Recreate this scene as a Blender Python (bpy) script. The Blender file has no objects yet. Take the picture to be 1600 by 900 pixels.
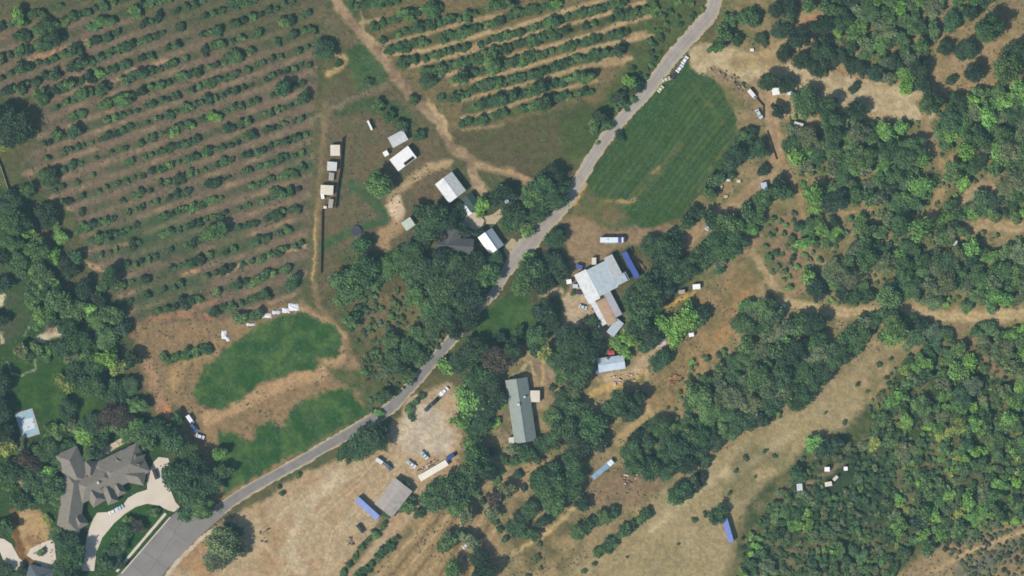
import bpy, math, random
import numpy as np
R_ = math.radians
S = 0.3                                   # metres per photo pixel
def W(x, y): return ((x-800)*S, (450-y)*S)
scene = bpy.context.scene
# ------------------------------------------------------------------ camera, world, sun, exposure
CAM_H = 2500.0
cd = bpy.data.cameras.new('camera'); cam = bpy.data.objects.new('camera', cd)
scene.collection.objects.link(cam); scene.camera = cam
cam.location = (0, 0, CAM_H); cam.rotation_euler = (0, 0, 0)
cd.sensor_width = 36; cd.lens = 36*CAM_H/480.0
cd.clip_start = 10; cd.clip_end = 20000
SUN_AZ = 38.0      # shadows run this many degrees above the picture's +x
SUN_EL = 46.0
w = bpy.data.worlds.new('World'); scene.world = w; w.use_nodes = True
nt = w.node_tree; bg = nt.nodes['Background']
sky = nt.nodes.new('ShaderNodeTexSky'); sky.sky_type = 'NISHITA'; sky.sun_disc = False
sky.sun_elevation = R_(SUN_EL)
sx, sy = -math.cos(R_(SUN_AZ)), -math.sin(R_(SUN_AZ))          # towards the sun
sky.sun_rotation = math.atan2(sx, sy)
nt.links.new(sky.outputs[0], bg.inputs[0]); bg.inputs[1].default_value = 0.085
sl = bpy.data.lights.new('sun', 'SUN'); sl.energy = 3.8; sl.angle = R_(0.5); sl.color = (1.0, .955, .88)
sun = bpy.data.objects.new('sun', sl); scene.collection.objects.link(sun)
sun.rotation_euler = (R_(90-SUN_EL), 0, math.atan2(sy, sx)+math.pi/2)
vs = scene.view_settings; vs.view_transform = 'Standard'; vs.look = 'None'
vs.exposure = 0.55; vs.gamma = 1.0; vs.use_curve_mapping = False
scene.cycles.filter_width = 1.7
scene.cycles.max_bounces = 5; scene.cycles.diffuse_bounces = 2; scene.cycles.glossy_bounces = 1
scene.cycles.volume_bounces = 0; scene.cycles.use_denoising = True

# ------------------------------------------------------------------ helpers
rnd = random.Random(11); rng = np.random.default_rng(5)
col = scene.collection
def lin(c):
    c = np.asarray(c, float)/255.0
    return np.where(c <= .04045, c/12.92, ((c+.055)/1.055)**2.4)
VEIL = np.array([.010, .024, .034]); GAIN = 0.80
def alb(c, gain=GAIN):                    # albedo of a surface whose sunlit colour in the photo is c
    return np.clip((lin(c)-VEIL)*gain, .012, .86)
_mats = {}
def mat(name, c, rough=.85, metal=0., nscale=.6, amt=.18, stripe=0., sang=0., stain=None, spec=.3, fine=0.):
    if name in _mats: return _mats[name]
    m = bpy.data.materials.new(name); m.use_nodes = True; n = m.node_tree.nodes; l = m.node_tree.links
    b = n['Principled BSDF']; b.inputs['Roughness'].default_value = rough; b.inputs['Metallic'].default_value = metal
    b.inputs['Specular IOR Level'].default_value = spec
    tc = n.new('ShaderNodeTexCoord')
    nz = n.new('ShaderNodeTexNoise'); nz.inputs['Scale'].default_value = nscale; nz.inputs['Detail'].default_value = 5
    l.new(tc.outputs['Object'], nz.inputs['Vector'])
    a = alb(c)
    mr = n.new('ShaderNodeMapRange'); mr.inputs['From Min'].default_value = .3; mr.inputs['From Max'].default_value = .7
    mr.inputs['To Min'].default_value = 1-amt; mr.inputs['To Max'].default_value = 1+amt*.6
    l.new(nz.outputs['Fac'], mr.inputs['Value'])
    fac = mr.outputs[0]
    if stripe:
        wv = n.new('ShaderNodeTexWave'); wv.inputs['Scale'].default_value = .55; wv.inputs['Distortion'].default_value = .6
        mp = n.new('ShaderNodeMapping'); mp.inputs['Rotation'].default_value = (0, 0, sang)
        l.new(tc.outputs['Object'], mp.inputs[0]); l.new(mp.outputs[0], wv.inputs['Vector'])
        m2 = n.new('ShaderNodeMapRange'); m2.inputs['To Min'].default_value = 1-stripe; m2.inputs['To Max'].default_value = 1
        l.new(wv.outputs['Fac'], m2.inputs['Value'])
        mm = n.new('ShaderNodeMath'); mm.operation = 'MULTIPLY'; l.new(fac, mm.inputs[0]); l.new(m2.outputs[0], mm.inputs[1]); fac = mm.outputs[0]
    vm = n.new('ShaderNodeVectorMath'); vm.operation = 'SCALE'; l.new(fac, vm.inputs['Scale'])
    if stain is not None:
        n2 = n.new('ShaderNodeTexNoise'); n2.inputs['Scale'].default_value = nscale*.5; n2.inputs['Detail'].default_value = 6
        l.new(tc.outputs['Object'], n2.inputs['Vector'])
        r2 = n.new('ShaderNodeMapRange'); r2.inputs['From Min'].default_value = .5; r2.inputs['From Max'].default_value = .68
        r2.inputs['To Max'].default_value = .7; l.new(n2.outputs['Fac'], r2.inputs['Value'])
        mx = n.new('ShaderNodeMix'); mx.data_type = 'RGBA'; mx.inputs['A'].default_value = (*a, 1); mx.inputs['B'].default_value = (*alb(stain), 1)
        l.new(r2.outputs[0], mx.inputs['Factor']); l.new(mx.outputs['Result'], vm.inputs[0])
    else: vm.inputs[0].default_value = tuple(a)
    if 'asphalt' in name:
        wa = n.new('ShaderNodeAttribute'); wa.attribute_name = 'Wear'; v2 = n.new('ShaderNodeMix'); v2.data_type = 'RGBA'; v2.blend_type = 'MULTIPLY'; v2.inputs['Factor'].default_value = 1
        l.new(vm.outputs[0], v2.inputs['A']); l.new(wa.outputs['Color'], v2.inputs['B']); l.new(v2.outputs['Result'], b.inputs['Base Color'])
    else: l.new(vm.outputs[0], b.inputs['Base Color'])
    _mats[name] = m; return m

class MB:
    def __init__(s): s.v = []; s.f = []; s.mi = []
    def add(s, vs_, fs, mi=0):
        o = len(s.v); s.v += [tuple(p) for p in vs_]; s.f += [tuple(i+o for i in f) for f in fs]; s.mi += [mi]*len(fs)
    def box(s, x0, x1, y0, y1, z0, z1, mi=0, tx=0., ty=0.):
        s.add([(x0, y0, z0), (x1, y0, z0), (x1, y1, z0), (x0, y1, z0),
               (x0+tx, y0+ty, z1), (x1-tx, y0+ty, z1), (x1-tx, y1-ty, z1), (x0+tx, y1-ty, z1)],
              [(0, 3, 2, 1), (4, 5, 6, 7), (0, 1, 5, 4), (1, 2, 6, 5), (2, 3, 7, 6), (3, 0, 4, 7)], mi)
    def prism(s, pts, y0, y1, mi=0):      # outline in xz, extruded along y
        n = len(pts)
        s.add([(p[0], y0, p[1]) for p in pts]+[(p[0], y1, p[1]) for p in pts],
              [tuple(range(n)), tuple(range(2*n-1, n-1, -1))]+[(i, i+n, (i+1) % n+n, (i+1) % n) for i in range(n)], mi)
    def cyl(s, cx, cy, cz, r, h, axis='z', n=12, mi=0, r2=None):
        r2 = r if r2 is None else r2; a = [2*math.pi*i/n for i in range(n)]; P = []
        for rr, d in ((r, 0), (r2, h)):
            for t in a:
                u, v = rr*math.cos(t), rr*math.sin(t)
                P.append((cx+u, cy+v, cz+d) if axis == 'z' else (cx+u, cy+d, cz+v) if axis == 'y' else (cx+d, cy+u, cz+v))
        s.add(P, [tuple(range(n-1, -1, -1)), tuple(range(n, 2*n))]+[(i, (i+1) % n, (i+1) % n+n, i+n) for i in range(n)], mi)
    def mesh(s, name):
        me = bpy.data.meshes.new(name); me.from_pydata(s.v, [], s.f); me.polygons.foreach_set('material_index', s.mi); me.update(); return me
    def build(s, name, m, parent=None, bevel=0.):
        me = s.mesh(name)
        for q in (m if isinstance(m, (list, tuple)) else [m]): me.materials.append(q)
        o = bpy.data.objects.new(name, me); col.objects.link(o); o.parent = parent
        if bevel:
            b = o.modifiers.new('bevel', 'BEVEL'); b.width = bevel; b.segments = 2; b.limit_method = 'ANGLE'
        return o
def tag(o, label=None, cat=None, group=None, kind=None):
    if label: o['label'] = label
    if cat: o['category'] = cat
    if group: o['group'] = group
    if kind: o['kind'] = kind
    return o
def empty(name, px, py, ang=0., z=0.):
    o = bpy.data.objects.new(name, None); col.objects.link(o); o.empty_display_size = .5
    x, y = W(px, py); o.location = (x, y, z); o.rotation_euler = (0, 0, R_(ang)); return o
def mesh_np(name, V, F, m, cols=None, attr='Col', smooth=False):
    me = bpy.data.meshes.new(name); V = np.asarray(V, np.float32); F = np.asarray(F, np.int32)
    me.vertices.add(len(V)); me.vertices.foreach_set('co', V.ravel())
    k = F.shape[1]; me.loops.add(F.size); me.loops.foreach_set('vertex_index', F.ravel())
    me.polygons.add(len(F)); me.polygons.foreach_set('loop_start', np.arange(0, F.size, k, dtype=np.int32))
    if cols is not None:
        ca = me.color_attributes.new(attr, 'FLOAT_COLOR', 'POINT')
        ca.data.foreach_set('color', np.concatenate([cols, np.ones((len(cols), 1))], 1).astype(np.float32).ravel())
    me.update(calc_edges=True)
    if smooth: me.polygons.foreach_set('use_smooth', np.ones(len(F), bool))
    if m: me.materials.append(m)
    return me

# ------------------------------------------------------------------ numpy noise and painting of the terrain's cover
def vnoise(x, y, seed):
    r = np.random.default_rng(seed).random((256, 256))
    xi = np.floor(x).astype(int); yi = np.floor(y).astype(int); fx = x-xi; fy = y-yi
    fx = fx*fx*(3-2*fx); fy = fy*fy*(3-2*fy)
    a = r[xi & 255, yi & 255]; b = r[(xi+1) & 255, yi & 255]; c = r[xi & 255, (yi+1) & 255]; d = r[(xi+1) & 255, (yi+1) & 255]
    return (a*(1-fx)+b*fx)*(1-fy)+(c*(1-fx)+d*fx)*fy
def fbm(x, y, sc, seed, octv=4):
    t = 0; a = 1; s = 0
    for i in range(octv):
        t = t+a*vnoise(x/sc*2**i+17*i, y/sc*2**i+31*i, seed+i); s += a; a *= .55
    return t/s
gx = np.concatenate([[-22000, -9000, -4000, -2000, -1000, -500, -250, -120], np.arange(-60, 1661, 2.0), [1720, 1850, 2100, 2600, 3600, 5600, 10600, 23600]])
gy = np.concatenate([[-22000, -9000, -4000, -2000, -1000, -500, -250, -120], np.arange(-60, 961, 2.0), [1020, 1150, 1400, 1900, 2900, 4900, 9900, 22900]])
GX, GY = np.meshgrid(gx, gy); NY, NX = GX.shape
wx = (fbm(GX, GY, 26, 101)-.5)*26; wy = (fbm(GX, GY, 26, 211)-.5)*26     # outline warp
w2x = (fbm(GX, GY, 7, 301, 3)-.5)*9; w2y = (fbm(GX, GY, 7, 411, 3)-.5)*9
N1 = fbm(GX, GY, 60, 1); N2 = fbm(GX, GY, 18, 2); N3 = fbm(GX, GY, 5, 3, 3); N4 = rng.random(GX.shape)
def sst(a, b, x): t = np.clip((x-a)/(b-a), 0, 1); return t*t*(3-2*t)
N1s = sst(.3, .7, N1); N2s = sst(.3, .7, N2); N3s = sst(.3, .7, N3)
COL = np.zeros(GX.shape+(3,)); CLS = np.zeros(GX.shape, np.int8)
def seg_dist(X, Y, pts, closed):
    d = np.full(X.shape, 1e9); t_at = np.zeros(X.shape); n = len(pts)
    for i in range(n if closed else n-1):
        ax, ay = pts[i][:2]; bx, by = pts[(i+1) % n][:2]; dx, dy = bx-ax, by-ay
        t = np.clip(((X-ax)*dx+(Y-ay)*dy)/(dx*dx+dy*dy+1e-9), 0, 1)
        q = np.hypot(X-ax-t*dx, Y-ay-t*dy); m = q < d; d = np.where(m, q, d); t_at = np.where(m, i+t, t_at)
    return d, t_at
def inside(X, Y, pts):
    r = np.zeros(np.shape(X), bool); n = len(pts)
    for i in range(n):
        ax, ay = pts[i]; bx, by = pts[(i+1) % n]
        c = ((ay > Y) != (by > Y)) & (X < (bx-ax)*(Y-ay)/(by-ay+1e-12)+ax); r ^= c
    return r
def bbox(pts, m):
    xs = [p[0] for p in pts]; ys = [p[1] for p in pts]
    i0, i1 = np.searchsorted(gx, [min(xs)-m, max(xs)+m]); j0, j1 = np.searchsorted(gy, [min(ys)-m, max(ys)+m])
    return slice(max(j0, 0), j1), slice(max(i0, 0), i1)
def mixin(sl, a, c, c2=None, n=None):
    c = alb(c); a = np.clip(a, 0, 1)[..., None]
    t = c if c2 is None else c+(alb(c2)-c)*(N2s if n is None else n)[sl][..., None]
    COL[sl] = COL[sl]*(1-a)+t*a
def poly(pts, c, c2=None, feather=4, warp=.7, fine=.8, op=1., cls=None, n=None):
    sl = bbox(pts, 30); X = GX[sl]+wx[sl]*warp+w2x[sl]*fine; Y = GY[sl]+wy[sl]*warp+w2y[sl]*fine
    d, _ = seg_dist(X, Y, pts, True); sd = np.where(inside(X, Y, pts), d, -d)
    a = sst(-feather, feather, sd)*op; mixin(sl, a, c, c2, n)
    if cls is not None: CLS[sl] = np.where(a > .5, cls, CLS[sl])
def stroke(pts, wd, c, c2=None, feather=3, warp=.28, fine=.75, op=1., cls=None, n=None, gap=0):
    sl = bbox(pts, 30+wd); X = GX[sl]+wx[sl]*warp+w2x[sl]*fine; Y = GY[sl]+wy[sl]*warp+w2y[sl]*fine
    d, t = seg_dist(X, Y, pts, False)
    hw = wd/2 if len(pts[0]) == 2 else np.interp(t, range(len(pts)), [p[2]/2 for p in pts])
    a = sst(-feather, feather, hw-d)*op
    if gap: a = a*sst(gap-.12, gap+.12, N2[sl]*.6+N3[sl]*.4)
    mixin(sl, a, c, c2, n)
    if cls is not None: CLS[sl] = np.where(a > .5, cls, CLS[sl])
T_TRACK, T_CROP, T_LAWN, T_YARD = 1, 2, 3, 4
TAN = (178, 158, 122); TAN2 = (158, 138, 104); BRN = (120, 108, 86); OLV = (98, 100, 76); GRN = (72, 98, 70)
# base
COL[:] = alb((104, 102, 78)); COL[:] += (alb((84, 96, 72))-alb((104, 102, 78)))*N1s[..., None]
# right half base: dry earth with weeds
poly([(1130, -80), (1700, -80), (1700, 520), (1100, 520), (1060, 360), (1120, 100)], (158, 140, 106), (112, 112, 80), 10)
poly([(780, 520), (1100, 480), (1700, 480), (1700, 1000), (700, 1000), (700, 700)], (168, 148, 112), (122, 116, 86), 20)
poly([(1180, 740), (1270, 690), (1400, 560), (1700, 500), (1700, 810), (1540, 832), (1450, 862), (1400, 895), (1380, 1000), (1140, 1000), (1150, 850)], (76, 94, 68), (112, 108, 82), 8)
poly([(1300, 700), (1400, 720), (1400, 800), (1340, 830), (1270, 800)], (62, 84, 68), None, 10)
# left orchard
LO = [(-70, -70), (512, -70), (530, 40), (500, 90), (490, 160), (490, 205), (478, 442), (455, 470), (330, 500), (215, 510), (190, 470), (150, 430), (130, 400), (120, 350), (105, 330), (60, 300), (30, 270), (55, 230), (62, 165), (30, 152), (-70, 152)]
poly(LO, (126, 112, 96), (110, 104, 88), 5)
poly([(-70, -70), (560, -70), (520, 60), (450, 80), (330, 60), (150, 20), (-70, 40)], (96, 100, 78), (82, 94, 70), 14, op=.7)
ROWS_L = []
ys = [50-27*k for k in range(7, 0, -1)]+[50, 76, 102, 129, 157, 184, 211, 236, 263, 291, 321, 351, 380, 411, 441, 470, 500, 530]
LOA = np.array([(x, y) for x, y in LO], float)
for k, yr in enumerate(ys):
    s = .385-.06*min(max((yr+130)/600, 0), 1)
    ROWS_L.append((yr, s))
inLO = inside(GX+wx*.3, GY+wy*.3, LO)
for yr, s in ROWS_L:
    d = (GY-(yr+s*(475-GX)))*.93+w2y*.4+wy*.08
    a = sst(8.5, 3.5, np.abs(d))*inLO*np.clip(.35+.8*N2s, 0, 1)*.72
    COL[:] = COL*(1-a[..., None])+alb((70, 90, 70))*a[..., None]
    d2 = (GY-(yr-13.5+s*(475-GX)))*.93+w2y*.35
    a = sst(5, 1.5, np.abs(d2))*inLO*np.clip(sst(.42, .7, N1*.5+N2*.5)*1.0+.1, 0, 1)*sst(-100, 330, GY)*.75
    COL[:] = COL*(1-a[..., None])+alb((160, 134, 108))*a[..., None]
poly([(150, 360), (260, 330), (330, 360), (300, 400), (210, 420)], (72, 98, 74), None, 16, op=.6)
for q_ in ([(150, 370), (200, 355), (250, 370), (200, 400)], [(200, 440), (270, 420), (330, 440), (300, 480), (215, 495)], [(330, 380), (380, 360), (400, 390), (350, 410)], [(250, 400), (300, 385), (310, 410)], [(440, 250), (485, 235), (488, 275), (450, 285)]): poly(q_, (68, 94, 70), None, 10, op=.6)
for p, wd, c in [([(20, 114), (50, 94), (90, 80), (138, 66)], 9, (170, 136, 106)), ([(100, 105), (140, 130)], 8, (150, 124, 102)),
                 ([(158, 136), (200, 115), (262, 94)], 6, (168, 138, 112)), ([(345, 430), (385, 412), (478, 383)], 6, (176, 148, 116)),
                 ([(125, 408), (160, 420)], 8, (166, 136, 108)), ([(178, 388), (206, 380)], 4, (160, 128, 102)), ([(280, 430), (312, 420)], 5, (186, 150, 112)),
                 ([(205, 525), (240, 500), (270, 492), (330, 495)], 12, (150, 118, 94)), ([(300, 480), (340, 470)], 8, (150, 120, 96))]:
    stroke(p, wd, c, feather=3, gap=.38)
# middle orchard
MO = [(560, -70), (1120, -70), (1070, 60), (1010, 120), (985, 140), (905, 165), (720, 207), (690, 190), (640, 130), (600, 95)]
poly(MO, (130, 116, 88), (110, 106, 80), 5)
poly([(1000, -60), (1110, -60), (1085, 55), (1010, 130), (960, 185), (930, 220), (905, 190), (960, 130), (1000, 60)], (84, 98, 70), (72, 96, 66), 8, op=.85)
def zc(L): return [(520+a*.3377, b*.3377) for a, b in L]
LANES_M = [zc(l) for l in [[(130, 105), (220, 90)], [(200, 215), (400, 165), (600, 105), (780, 70)], [(270, 250), (430, 235), (720, 150), (760, 150), (1030, 65), (1280, -10)],
    [(350, 310), (620, 240), (830, 180), (1010, 135), (1200, 85), (1440, 10)], [(460, 365), (600, 325), (690, 300), (790, 265), (1010, 210), (1240, 150), (1300, 120), (1470, 75)],
    [(560, 390), (760, 350), (820, 330), (1140, 240), (1230, 215), (1480, 165)], [(600, 465), (700, 435), (850, 400), (1190, 300), (1380, 270)],
    [(600, 545), (760, 510), (960, 440), (1220, 375)], [(600, 605), (800, 578)]]]
ROWS_M = [zc(l) for l in [[(80, 20), (300, 5)], [(195, 120), (310, 85), (430, 40), (500, 30)], [(235, 180), (350, 140), (440, 115), (540, 95), (690, 50), (760, 20), (830, 5)],
    [(265, 235), (430, 190), (600, 150), (730, 110), (900, 50), (1050, 10)], [(320, 290), (530, 245), (710, 195), (960, 120), (1180, 50), (1340, 5)],
    [(420, 335), (560, 300), (740, 250), (830, 210), (1100, 140), (1330, 75), (1490, 40)], [(570, 365), (690, 325), (760, 305), (850, 285), (1100, 205), (1280, 170), (1410, 130)],
    [(500, 455), (600, 440), (680, 400), (750, 390), (850, 365), (950, 335), (1030, 310), (1190, 260), (1380, 225)], [(620, 500), (740, 475), (850, 440), (1000, 395), (1130, 360), (1200, 345)],
    [(600, 570), (780, 530), (920, 495), (1000, 470), (1090, 440), (1200, 420)]]]
for l in ROWS_M: stroke(l, 13, (70, 92, 66), (84, 96, 70), 3, op=.85)
for i, l in enumerate(LANES_M): stroke(l, 6.5 if i < 7 else 5.5, (196, 172, 130) if 1 < i < 8 else (172, 152, 116), (166, 142, 108), 2, warp=.05, fine=.3, op=.92)
for a, b, r in [(680, 210, 8), (1420, 165, 6), (1300, 285, 9), (930, 440, 5), (1160, 225, 4)]:
    x, y = zc([(a, b)])[0]; stroke([(x-r*1.3, y+r*.3), (x+r*1.3, y-r*.3)], r*1.6, (182, 156, 118), (150, 130, 100))
poly([(705, 208), (800, 190), (905, 166), (935, 215), (890, 262), (850, 282), (800, 268), (745, 246)], (102, 98, 78), (88, 94, 70), 5)
poly([(870, 170), (915, 165), (950, 200), (900, 262), (880, 240)], (74, 98, 66), None, 9, op=.7)
# yard left of the houses
poly([(505, 150), (600, 140), (660, 170), (700, 240), (700, 300), (650, 340), (640, 390), (560, 400), (500, 470), (492, 300)], (118, 106, 86), (98, 98, 78), 8)
poly([(543, 74), (574, 71), (607, 110), (604, 138), (560, 142), (540, 100)], (66, 96, 66), (76, 100, 72), 4)
poly([(508, 168), (560, 150), (600, 148), (640, 170), (660, 200), (630, 205), (580, 172), (520, 185)], (76, 98, 72), (90, 100, 76), 6)
stroke([(608, 134), (560, 152), (515, 172), (478, 190)], 8, (124, 114, 94))
stroke([(500, 20), (520, 40), (545, 65)], 22, (120, 110, 88), (100, 102, 80), 6)
stroke([(525, 85), (540, 92), (532, 105), (512, 116)], 9, (196, 168, 116), (150, 132, 96), 3)
stroke([(550, 290), (575, 305), (600, 330), (612, 350)], 16, (74, 100, 74), None, 5); stroke([(505, 385), (540, 365), (600, 345)], 14, (74, 100, 74), None, 5)
stroke([(540, 395), (575, 378), (615, 372)], 11, (82, 104, 76), None, 5, op=.7)
stroke([(595, 395), (600, 370), (620, 352), (618, 330)], 20, (178, 148, 112), (150, 130, 100), 5, gap=.3)
stroke([(560, 400), (600, 388)], 16, (166, 140, 108), None, 6)
stroke([(508, 160), (508, 200), (500, 260), (495, 350), (490, 440), (498, 478), (520, 505), (545, 530), (550, 570), (575, 610)], 9, (140, 124, 96), (118, 110, 86), 3, cls=T_TRACK)
stroke([(493, 330), (491, 400), (488, 450)], 3, (182, 158, 112), None, 1.5, gap=.42)
stroke([(700, 256), (670, 262), (645, 280), (618, 300), (608, 322)], 14, (184, 160, 122), (164, 142, 110), 4, gap=.15)
poly([(606, 318), (630, 308), (634, 330), (622, 345), (606, 330)], (206, 182, 152), None, 3)
stroke([(505, -40), (525, 5), (560, 48), (600, 95), (640, 148), (685, 190), (704, 228), (745, 258), (800, 270), (835, 292)], 15, (144, 124, 102), (158, 136, 110), 3, cls=T_TRACK)
stroke([(570, 50), (610, 92)], 8, (180, 156, 118), None, 3, gap=.35); stroke([(668, 160), (695, 190), (704, 215)], 7, (184, 160, 122), None, 2.5)
stroke([(745, 258), (800, 270), (830, 284)], 7, (178, 152, 114), None, 2)
stroke([(560, 0), (572, 60)], 3, (170, 150, 118), None, 2, gap=.4)
stroke([(735, 262), (742, 285), (755, 300)], 16, (150, 130, 104), (170, 148, 120), 4)
# brown and green brush south of the houses
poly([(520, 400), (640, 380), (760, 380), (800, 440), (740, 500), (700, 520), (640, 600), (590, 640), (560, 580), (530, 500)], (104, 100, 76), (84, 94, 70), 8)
stroke([(600, 530), (640, 505), (660, 470)], 8, (158, 138, 100), None, 4, gap=.3)
poly([(545, 470), (580, 462), (640, 462), (655, 490), (630, 525), (590, 545), (555, 520)], (126, 112, 86), (98, 102, 76), 8)
stroke([(556, 480), (600, 500), (590, 470), (630, 460)], 12, (122, 108, 84), None, 5, gap=.3)
stroke([(545, 560), (570, 590), (575, 620)], 10, (160, 134, 106), (130, 112, 90), 4)
# green crop fields lower left
poly([(205, 510), (330, 498), (470, 470), (545, 520), (560, 580), (600, 640), (440, 730), (350, 790), (300, 760), (270, 640), (225, 600)], (156, 130, 100), (132, 116, 90), 6)
stroke([(460, 480), (500, 500), (538, 525)], 12, (176, 146, 112), None, 4); stroke([(325, 655), (395, 622), (450, 598), (500, 585), (530, 552)], 22, (186, 154, 118), (168, 140, 106), 4)
stroke([(268, 600), (290, 560), (330, 545)], 22, (178, 148, 108), (150, 128, 96), 4)
CROP1 = [(300, 612), (308, 585), (335, 558), (400, 512), (455, 487), (478, 490), (522, 508), (536, 530), (532, 552), (508, 560), (496, 556), (495, 580), (440, 586), (405, 598), (380, 622), (345, 645), (312, 634)]
CROP2 = [(335, 730), (345, 672), (368, 676), (392, 690), (398, 668), (428, 655), (442, 672), (450, 642), (505, 612), (548, 606), (560, 628), (592, 640), (540, 668), (470, 706), (400, 742), (355, 775)]
for P in (CROP1, CROP2): poly(P, (58, 96, 62), (76, 104, 68), 4.5, warp=.5, fine=1.5, cls=T_CROP)
for P in (CROP1, CROP2):
    a = (inside(GX+w2x, GY+w2y, P)*sst(.45, .8, N3*.5+N2*.5)*.5)[..., None]; COL[:] = COL*(1-a)+alb((84, 112, 70))*a
poly([(500, 570), (556, 575), (600, 615), (585, 640), (556, 612)], (66, 98, 66), (96, 100, 74), 6)
stroke([(262, 562), (290, 555), (325, 542)], 14, (66, 94, 64), None, 4)
# crop field right of the road
CROPR = [(1072, 97), (1108, 106), (1130, 142), (1151, 188), (1144, 240), (1108, 290), (1066, 335), (1020, 358), (955, 352), (905, 338), (910, 296), (932, 258), (967, 212), (1011, 158), (1044, 120)]
poly(CROPR, (66, 96, 64), (56, 88, 60), 3, warp=.15, fine=.4, cls=T_CROP)
inC = inside(GX+w2x*.3, GY+w2y*.3, CROPR)
uC = ((GX-1050)*.80+(GY-250)*.60)+(fbm(GX, GY, 120, 71)-.5)*10     # across the drill lines
for per, amp, cc in ((9.0, .5, (98, 118, 78)), (30.0, .5, (50, 82, 56)), (4.5, .25, (108, 118, 80))):
    a = (sst(.35, .95, np.sin(uC*2*np.pi/per)*.5+.5)*amp*inC*np.clip(.3+N1s, 0, 1))[..., None]; COL[:] = COL*(1-a)+alb(cc)*a
stroke([(958, 332), (1000, 300), (1030, 268), (1062, 226)], 8, (116, 112, 78), None, 5, .1, .4, op=.6, gap=.3)
stroke([(1092, 300), (1112, 262), (1140, 222)], 4, (128, 122, 84), None, 3, .1, .4, op=.5, gap=.35)
stroke([(948, 316), (985, 316), (992, 310)], 5, (176, 148, 104), None, 3, gap=.2); stroke([(1018, 272), (1030, 262)], 3, (150, 130, 96), None, 2)
poly([(903, 292), (925, 300), (960, 322), (985, 345), (960, 358), (893, 350)], (124, 112, 84), (96, 102, 72), 7)
stroke([(914, 288), (904, 302), (899, 318)], 6, (204, 170, 116), None, 2)
stroke([(1080, 130), (1130, 190)], 4, (112, 114, 78), None, 3, op=.6)
# dirt round the barn
poly([(870, 350), (900, 335), (960, 360), (1070, 350), (1060, 380), (1010, 385), (975, 385), (920, 420), (905, 470), (900, 500), (885, 470), (890, 400)], (158, 136, 108), (136, 118, 94), 5, cls=T_YARD)
poly([(880, 460), (905, 440), (930, 480), (950, 500), (955, 530), (925, 515), (880, 510)], (196, 174, 146), (172, 152, 124), 4, cls=T_YARD)
stroke([(845, 458), (875, 455)], 10, (180, 158, 126), None, 4)
poly([(860, 560), (890, 590), (900, 640), (870, 640), (850, 600), (830, 580), (826, 560)], (150, 130, 106), (112, 104, 82), 6)
for p, wd, c in [([(800, 590), (815, 577), (831, 565), (833, 585)], 3.2, (206, 188, 152)), ([(848, 560), (849, 580), (845, 600)], 4, (200, 172, 128)), ([(855, 580), (880, 600)], 10, (168, 148, 122)),
                 ([(870, 612), (905, 620)], 7, (196, 168, 122)), ([(925, 615), (950, 605), (990, 595), (1000, 580)], 10, (210, 176, 116)), ([(950, 590), (985, 585), (1010, 560), (1035, 545)], 16, (196, 172, 136)),
                 ([(1010, 570), (1015, 620), (1012, 650)], 8, (196, 170, 128)), ([(1030, 600), (1060, 570), (1065, 600), (1045, 625)], 16, (190, 152, 106)), ([(1045, 480), (1062, 468), (1085, 460)], 9, (212, 172, 106)),
                 ([(800, 690), (850, 690), (880, 685)], 14, (190, 162, 112)), ([(770, 690), (800, 700)], 10, (180, 152, 116)), ([(800, 780), (822, 745), (850, 720)], 10, (180, 152, 112)),
                 ([(965, 690), (1000, 660), (1030, 645)], 16, (184, 160, 118)), ([(800, 560), (812, 600)], 3, (160, 140, 110))]:
    stroke(p, wd, c, tuple(int(q*.88) for q in c), 3)
poly([(780, 600), (800, 600), (805, 690), (790, 700), (778, 680)], (150, 134, 108), (110, 106, 80), 4)
# orange dry slope
poly([(1080, 470), (1120, 440), (1180, 410), (1185, 450), (1150, 510), (1105, 555), (1085, 600), (1060, 630), (1020, 640), (1000, 620), (1050, 545)], (158, 134, 98), (122, 112, 82), 9)
stroke([(1078, 605), (1100, 560), (1140, 510), (1165, 460)], 22, (176, 138, 96), None, 9, op=.7, gap=.42)
poly([(1178, 345), (1250, 322), (1262, 395), (1235, 460), (1195, 400)], (156, 132, 104), (112, 106, 82), 6)
# lawn west of the long house
poly([(735, 560), (738, 510), (775, 465), (820, 450), (835, 500), (832, 535), (790, 545), (760, 590), (735, 600)], (64, 96, 64), (74, 102, 68), 5, cls=T_LAWN)
poly([(1185, 75), (1230, 60), (1262, 18), (1300, 20), (1325, 85), (1380, 118), (1445, 150), (1440, 185), (1340, 192), (1215, 190), (1190, 140)], (182, 160, 120), (160, 136, 102), 8)
poly([(1455, 60), (1500, 40), (1560, 20), (1600, 50), (1600, 110), (1540, 150), (1470, 150)], (166, 144, 108), (140, 122, 90), 9)
poly([(1255, 30), (1285, 22), (1290, 45), (1262, 52)], (176, 138, 106), None, 4)
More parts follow.
